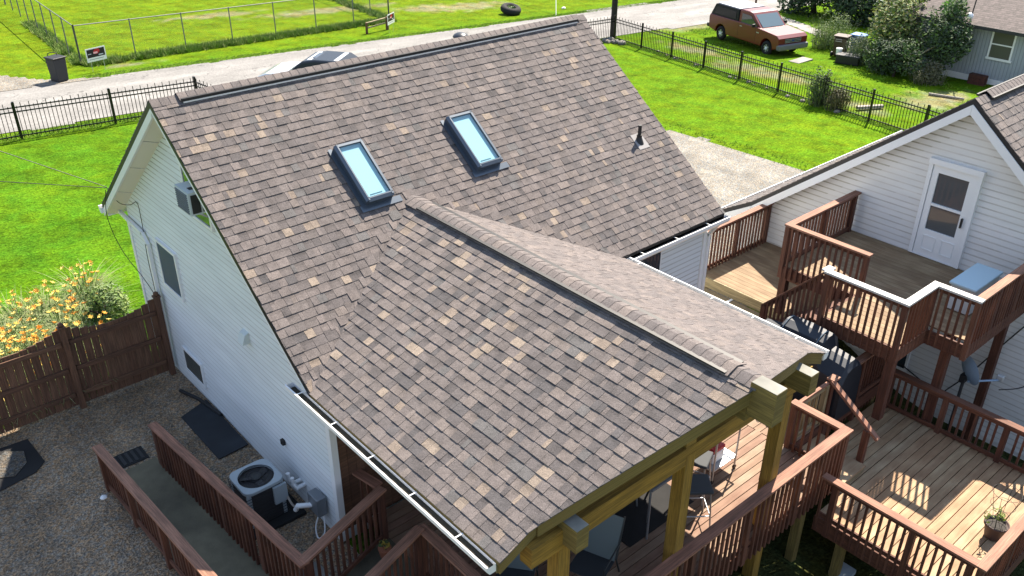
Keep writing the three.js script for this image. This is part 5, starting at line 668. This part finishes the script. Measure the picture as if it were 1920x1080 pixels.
function bin(label, x, z, c, turn, lidC, h = 1.05) { const y = G(x, z), t = thing('wheeled_bin', label, 'bin', [x, y, z], 'bins on the grass'); const g = new RoundedBoxGeometry(0.62, h - 0.1, 0.66, 3, 0.04), p = g.attributes.position; for (let i = 0; i < p.count; i++) { const k = 0.85 + 0.15 * (p.getY(i) / (h - 0.1) + 0.5); p.setX(i, p.getX(i) * k); p.setZ(i, p.getZ(i) * k); } g.computeVertexNormals(); put(t, 'body', g, mat(c, { roughness: 0.5 }), at(x, y + h / 2, z, turn)); put(t, 'lid', new RoundedBoxGeometry(0.7, 0.07, 0.76, 3, 0.03), mat(lidC || c, { roughness: 0.45 }), at(x, y + h + 0.02, z, turn)); for (const s of [-1, 1]) put(t, 'wheel', (() => { const q = new THREE.CylinderGeometry(0.13, 0.13, 0.07, 18); q.rotateX(Math.PI / 2); return q; })(), M.black, at(x - 0.3, y + 0.13, z + s * 0.28)); for (const dy of [0.12, 0.22]) put(t, 'grip', new THREE.BoxGeometry(0.02, 0.035, 0.34), mat([0.4, 0.36, 0.34]), at(x - 0.33, y + h - dy, z, turn)); }
bin('dark brown wheeled bin standing on the sunny grass', 43.6, -23.85, [0.05, 0.026, 0.018], 0.2, [0.08, 0.05, 0.04]); bin('blue recycling bin behind the brown bin', 44.5, -23.4, [0.03, 0.1, 0.32], 0.1, [0.1, 0.24, 0.55], 1.08);
{ const x = 42.3, z = -22.6, y = G(x, z), t = thing('tote_box', 'black storage tote lying in front of the brown bin', 'box', [x, y, z]); put(t, 'box', new RoundedBoxGeometry(0.6, 0.42, 1.15, 3, 0.05), M.black, at(x, y + 0.22, z, 0.25)); put(t, 'lid', new RoundedBoxGeometry(0.66, 0.05, 1.2, 2, 0.02), mat([0.06, 0.06, 0.065], { roughness: 0.4 }), at(x, y + 0.45, z, 0.25)); }
single('white_bucket', 'small white bucket behind the black tote', 'bucket', cyl(0.16, 0.13, 0.35, 42.5, G(42.5, -23.3) + 0.3, -23.3), M.trim);
single('fallen_log', 'bleached log lying near the bare soil patch', 'log', cylBetween(V(39.5, -1.6, -17.0), V(39.9, -1.58, -15.6), 0.07, 0.05), wood([0.45, 0.4, 0.33])); single('bare_branch', 'pale bare branch slanting out of the dark bush', 'branch', cylBetween(V(42.1, -0.95, -19.3), V(42.5, 0.1, -18.1), 0.05, 0.03), wood([0.42, 0.36, 0.22]));
single('timber_beam', 'bleached timber lying behind the picket fence', 'timber', barGeo(V(34.4, -1.32, -17.6), V(35.6, -1.38, -17.1), 0.16, 0.12), wood([0.5, 0.45, 0.4]));
single('concrete_slab', 'small grey concrete slab set in the grass by the pickup', 'slab', boxAt(40.2, 41.5, G(40.8, -24.4) - 0.02, G(40.8, -24.4) + 0.05, -24.7, -24.1), M.concrete);
single('overhead_wire', 'thin pale wire stretched past the grey house eave', 'wire', tube([V(47, 1.6, -29.5), V(45.5, 0.9, -24.5), V(44, 0.82, -19.4), V(43.6, 0.75, -17.8)], 0.02, 24, 5), M.galv);

// ───────────────────────── on the decks ─────────────────────────
{ // covered grill, long side along z
  const t = thing('covered_grill', 'barbecue grill under a dark navy cover with a white logo', 'grill', [13.0, 0.25, -6.75]), cov = mat([0.016, 0.024, 0.04], { roughness: 0.55, map: T.stip });
  const prof = [[-0.36, 0.02], [-0.37, 0.75], [-0.36, 0.92], [-0.2, 1.16], [-0.05, 1.22], [0.12, 1.22], [0.28, 1.1], [0.35, 0.9], [0.36, 0.02]], m = new MB(), secs = [[-0.86, 0.74, 0.95], [-0.8, 0.8, 0.98], [-0.44, 0.84, 1], [-0.38, 1, 1], [0, 1.01, 1.02], [0.38, 1, 1], [0.44, 0.84, 1], [0.8, 0.8, 0.98], [0.86, 0.74, 0.95]];
  const row = s => prof.map(([x, y], i) => V(13.0 + x * s[2] + rr(-0.012, 0.012), 0.25 + y * 1.2 * (y > 0.5 ? s[1] : 1) + rr(-0.008, 0.008), -6.72 + s[0] * 1.14)); let pr = null; const rows = secs.map(row);
  rows.forEach(r => { if (pr) for (let i = 0; i < r.length - 1; i++) m.quad(pr[i], pr[i + 1], r[i + 1], r[i]); pr = r; }); for (const r of [rows[0], rows[rows.length - 1]]) { for (let i = 1; i < r.length - 1; i++) m.tri(r[0], r[i], r[i + 1], [0, 0], [0, 0], [0, 0]); }
  put(t, 'cover', m.geo, cov); const lt = canvasTex(256, 80, g => { g.fillStyle = '#0d1420'; g.fillRect(0, 0, 256, 80); g.fillStyle = '#c9d2dc'; g.font = 'bold 62px sans-serif'; g.fillText('weber', 24, 58); });
  const lg = new MB(), A = V(12.64, 1.38, -6.92), B = V(12.64, 1.38, -6.54), C = V(12.775, 1.61, -6.54), D = V(12.775, 1.61, -6.92); [A, B, C, D].forEach(p => p.add(V(-0.02, 0.02, 0))); lg.quad(A, B, C, D); put(t, 'logo', lg.geo, new THREE.MeshStandardMaterial({ map: lt, roughness: 0.6, side: THREE.DoubleSide }));
  for (const z of [-7.1, -6.4]) put(t, 'piping', tube([V(12.615, 1.0, z), V(12.625, 1.35, z), V(12.79, 1.655, z), V(13.05, 1.735, z), V(13.28, 1.59, z)], 0.01), mat([0.12, 0.16, 0.2]));
}
{ const t = thing('deck_box', 'long chest with a pale blue lid against the white wall on the upper deck', 'chest', [16, 1.75, -5.2]); put(t, 'chest', new RoundedBoxGeometry(1.05, 0.5, 0.44, 2, 0.02), mat([0.5, 0.52, 0.53]), at(15.95, 2.02, -5.2)); put(t, 'lid', new RoundedBoxGeometry(1.13, 0.06, 0.5, 2, 0.02), mat([0.42, 0.56, 0.63], { roughness: 0.5 }), at(15.95, 2.3, -5.2)); }
{ const t = thing('satellite_dish', 'grey-blue satellite dish on an arm behind the lower deck railing', 'dish', [15.1, -0.2, -4.55]), dm = mat([0.2, 0.29, 0.4], { roughness: 0.5 }); const g = new THREE.SphereGeometry(0.6, 28, 10, 0, 6.2832, 0, 0.5); g.rotateX(Math.PI); g.translate(0, 0.56, 0); put(t, 'dish', g, dm, new THREE.Matrix4().compose(V(15.1, 0.92, -4.6), new THREE.Quaternion().setFromUnitVectors(V(0, 1, 0), V(0.8, 0.2, 0.55).normalize()), V(1, 1, 1))); put(t, 'feed_arm', poly([V(15.1, 0.7, -4.55), V(15.62, 0.68, -4.2)], 0.02), dm); put(t, 'receiver', new RoundedBoxGeometry(0.1, 0.1, 0.12, 2, 0.02), M.galv, at(15.62, 0.74, -4.2)); put(t, 'mast', poly([V(15.15, -1.2, -4.65), V(15.15, 0.85, -4.65)], 0.03), M.dark); put(t, 'bracket', new THREE.BoxGeometry(0.14, 0.16, 0.1), M.black, at(15.12, 0.72, -4.65)); }
{ // potted plant with wire cage
  const x = 12.6, z = -2.78, y = -0.2, t = thing('potted_plant', 'brown pot with a small green plant inside a wire cage on the sunny deck', 'plant', [x, y, z]);
  put(t, 'pot', new THREE.LatheGeometry([[0, 0], [0.11, 0], [0.125, 0.02], [0.165, 0.24], [0.185, 0.25], [0.185, 0.29], [0.165, 0.29], [0.155, 0.24], [0, 0.235]].map(q => new THREE.Vector2(...q)), 28), mat([0.075, 0.05, 0.045], { roughness: 0.6 }), at(x, y, z)); put(t, 'soil', cyl(0.15, 0.15, 0.012, x, y + 0.235, z), mat([0.03, 0.022, 0.016], { map: T.dirt })); put(t, 'leaves', leafBlob(x - 0.08, y + 0.45, z - 0.04, 0.17, 0.2, 0.17, 70, 0.032, [[0.2, 0.3, 0.05], [0.3, 0.38, 0.1]], { lumps: 7 }), M.leafMat); put(t, 'stem', cylBetween(V(x - 0.03, y + 0.24, z), V(x - 0.05, y + 0.55, z - 0.03), 0.008, 0.004), mat([0.1, 0.14, 0.05]));
  for (const [h, r] of [[0.4, 0.14], [0.62, 0.18], [0.86, 0.21]]) { const g = new THREE.TorusGeometry(r, 0.0035, 5, 32); g.rotateX(Math.PI / 2); put(t, 'cage_ring', g, M.dark, at(x + 0.06, y + h, z - 0.02)); } for (let i = 0; i < 4; i++) put(t, 'cage_wire', cylBetween(V(x + 0.02 + Math.cos(i * 1.571) * 0.06, y + 0.22, z + Math.sin(i * 1.571) * 0.06), V(x + 0.06 + Math.cos(i * 1.571) * 0.21, y + 0.88, z - 0.02 + Math.sin(i * 1.571) * 0.21), 0.0035, 0.0035), M.dark); }
function stool(label, x, z, turn, fm, back = true) { const t = thing('bar_stool', label, 'stool', [x, 0.25, z], 'bar stools under the porch'); t.rotation.y = turn; t.updateWorldMatrix(true, false); const m = t.matrixWorld, R = (name, pts, r = 0.014) => put(t, name, poly(pts.map(p => V(...p)), r), fm, m);
  for (const [a, b] of [[-1, -1], [1, -1], [1, 1], [-1, 1]]) R('leg', [[a * 0.22, 0, b * 0.22], [a * 0.17, 0.72, b * 0.17]]); R('foot_ring', [[-0.2, 0.28, -0.2], [0.2, 0.28, -0.2], [0.2, 0.28, 0.2], [-0.2, 0.28, 0.2], [-0.2, 0.28, -0.2]], 0.01); put(t, 'seat', new RoundedBoxGeometry(0.42, 0.06, 0.42, 3, 0.025), mat([0.05, 0.055, 0.06]), m.clone().multiply(at(0, 0.74, 0))); if (back) { R('backrest', [[-0.18, 0.74, -0.19], [-0.2, 1.05, -0.25], [0.2, 1.05, -0.25], [0.18, 0.74, -0.19]]); for (const k of [-0.1, 0, 0.1]) R('back_bar', [[k, 0.76, -0.19], [k, 1.05, -0.25]], 0.009); } }
stool('grey metal bar stool beside the serving cart', 9.35, -6.25, 0.4, M.steel); stool('grey metal bar stool in front of the middle porch post', 8.85, -5.85, 0.9, M.steel); stool('grey metal bar stool on the shaded side of the bar table', 8.3, -6.9, -1.9, M.steel);
{ const t = thing('bar_table', 'tall dark round-cornered table under the porch roof', 'table', [8.55, 0.25, -6.4]); put(t, 'top', new RoundedBoxGeometry(0.95, 0.04, 0.8, 3, 0.018), mat([0.12, 0.125, 0.13], { roughness: 0.35 }), at(8.45, 1.25, -6.4)); for (const [a, b] of [[-1, -1], [1, -1], [1, 1], [-1, 1]]) put(t, 'leg', poly([V(8.45 + a * 0.42, 0.26, -6.4 + b * 0.34), V(8.45 + a * 0.38, 1.24, -6.4 + b * 0.3)], 0.018), M.steel); put(t, 'brace', poly([V(8.05, 0.55, -6.1), V(8.85, 0.55, -6.7)], 0.012), M.steel); }
{ const t = thing('serving_cart', 'metal serving cart with shelves holding a red lidded box', 'cart', [10.05, 0.25, -6.4]); for (const [a, b] of [[-1, -1], [1, -1], [1, 1], [-1, 1]]) { put(t, 'leg', poly([V(10.05 + a * 0.3, 0.3, -6.4 + b * 0.22), V(10.05 + a * 0.3, 1.15, -6.4 + b * 0.22)], 0.016), M.steel); put(t, 'caster', (() => { const g = new THREE.CylinderGeometry(0.04, 0.04, 0.03, 14); g.rotateX(Math.PI / 2); return g; })(), M.black, at(10.05 + a * 0.3, 0.29, -6.4 + b * 0.22)); } for (const y of [0.5, 1.1]) put(t, 'shelf', boxAt(9.73, 10.37, y, y + 0.02, -6.63, -6.17), M.steel); put(t, 'handle', poly([V(10.38, 1.1, -6.6), V(10.75, 1.2, -6.55), V(10.75, 1.2, -6.25), V(10.38, 1.1, -6.2)], 0.016), M.galv); }
{ const t = thing('cooler_box', 'small white and red lidded cooler on the serving cart shelf', 'cooler', [10.0, 0.52, -6.4]); put(t, 'box', new RoundedBoxGeometry(0.3, 0.2, 0.24, 2, 0.02), M.trim, at(10.0, 0.625, -6.4)); put(t, 'lid', new RoundedBoxGeometry(0.31, 0.08, 0.25, 2, 0.02), mat([0.4, 0.012, 0.02], { roughness: 0.4 }), at(10.0, 0.77, -6.4)); }
single('white_tray', 'white tray standing on top of the serving cart', 'tray', boxAt(10.1, 10.34, 1.125, 1.2, -6.58, -6.36), M.trim);
function patioChair(label, x, z, turn) { const t = thing('patio_chair', label, 'chair', [x, 0.25, z], 'black sling chairs'); t.rotation.y = turn; t.updateWorldMatrix(true, false); const m = t.matrixWorld, fm = mat([0.03, 0.035, 0.036], { roughness: 0.4 }); put(t, 'seat', hexa([V(-0.26, 0.4, 0.26), V(0.26, 0.4, 0.26), V(0.26, 0.34, -0.24), V(-0.26, 0.34, -0.24)], [V(-0.26, 0.415, 0.26), V(0.26, 0.415, 0.26), V(0.26, 0.355, -0.24), V(-0.26, 0.355, -0.24)]), mat([0.035, 0.04, 0.045]), m); put(t, 'backrest', hexa([V(-0.26, 0.36, -0.24), V(0.26, 0.36, -0.24), V(0.26, 0.96, -0.5), V(-0.26, 0.96, -0.5)], [V(-0.26, 0.37, -0.22), V(0.26, 0.37, -0.22), V(0.26, 0.97, -0.48), V(-0.26, 0.97, -0.48)]), mat([0.13, 0.16, 0.16]), m);
  for (const s of [-1, 1]) { put(t, 'leg', poly([V(s * 0.28, 0, 0.3), V(s * 0.28, 0.62, 0.24), V(s * 0.28, 0.62, -0.3)], 0.014), fm, m); put(t, 'leg', poly([V(s * 0.28, 0, -0.42), V(s * 0.28, 0.4, -0.24), V(s * 0.27, 0.98, -0.5)], 0.014), fm, m); } }
patioChair('black sling chair between the left and middle porch posts', 6.75, -6.0, -1.2); patioChair('black sling chair behind the left porch post', 5.75, -6.5, -0.9);
single('outdoor_rug', 'black rug lying on the shaded deck near the middle post', 'rug', boxAt(7.7, 9.2, 0.256, 0.266, -7.6, -6.1), M.rubber);
single('white_stool', 'small white object on the deck beside the right porch post', 'stool', cyl(0.1, 0.12, 0.28, 10.7, 0.25, -5.75), M.trim);
single('splash_block', 'pale blue-grey splash block lying on the dark ground under the deck', 'splash block', boxAt(11.0, 11.35, -1.32, -1.22, -4.5, -4.2), mat([0.3, 0.36, 0.4]));

renderer.render(scene, camera);
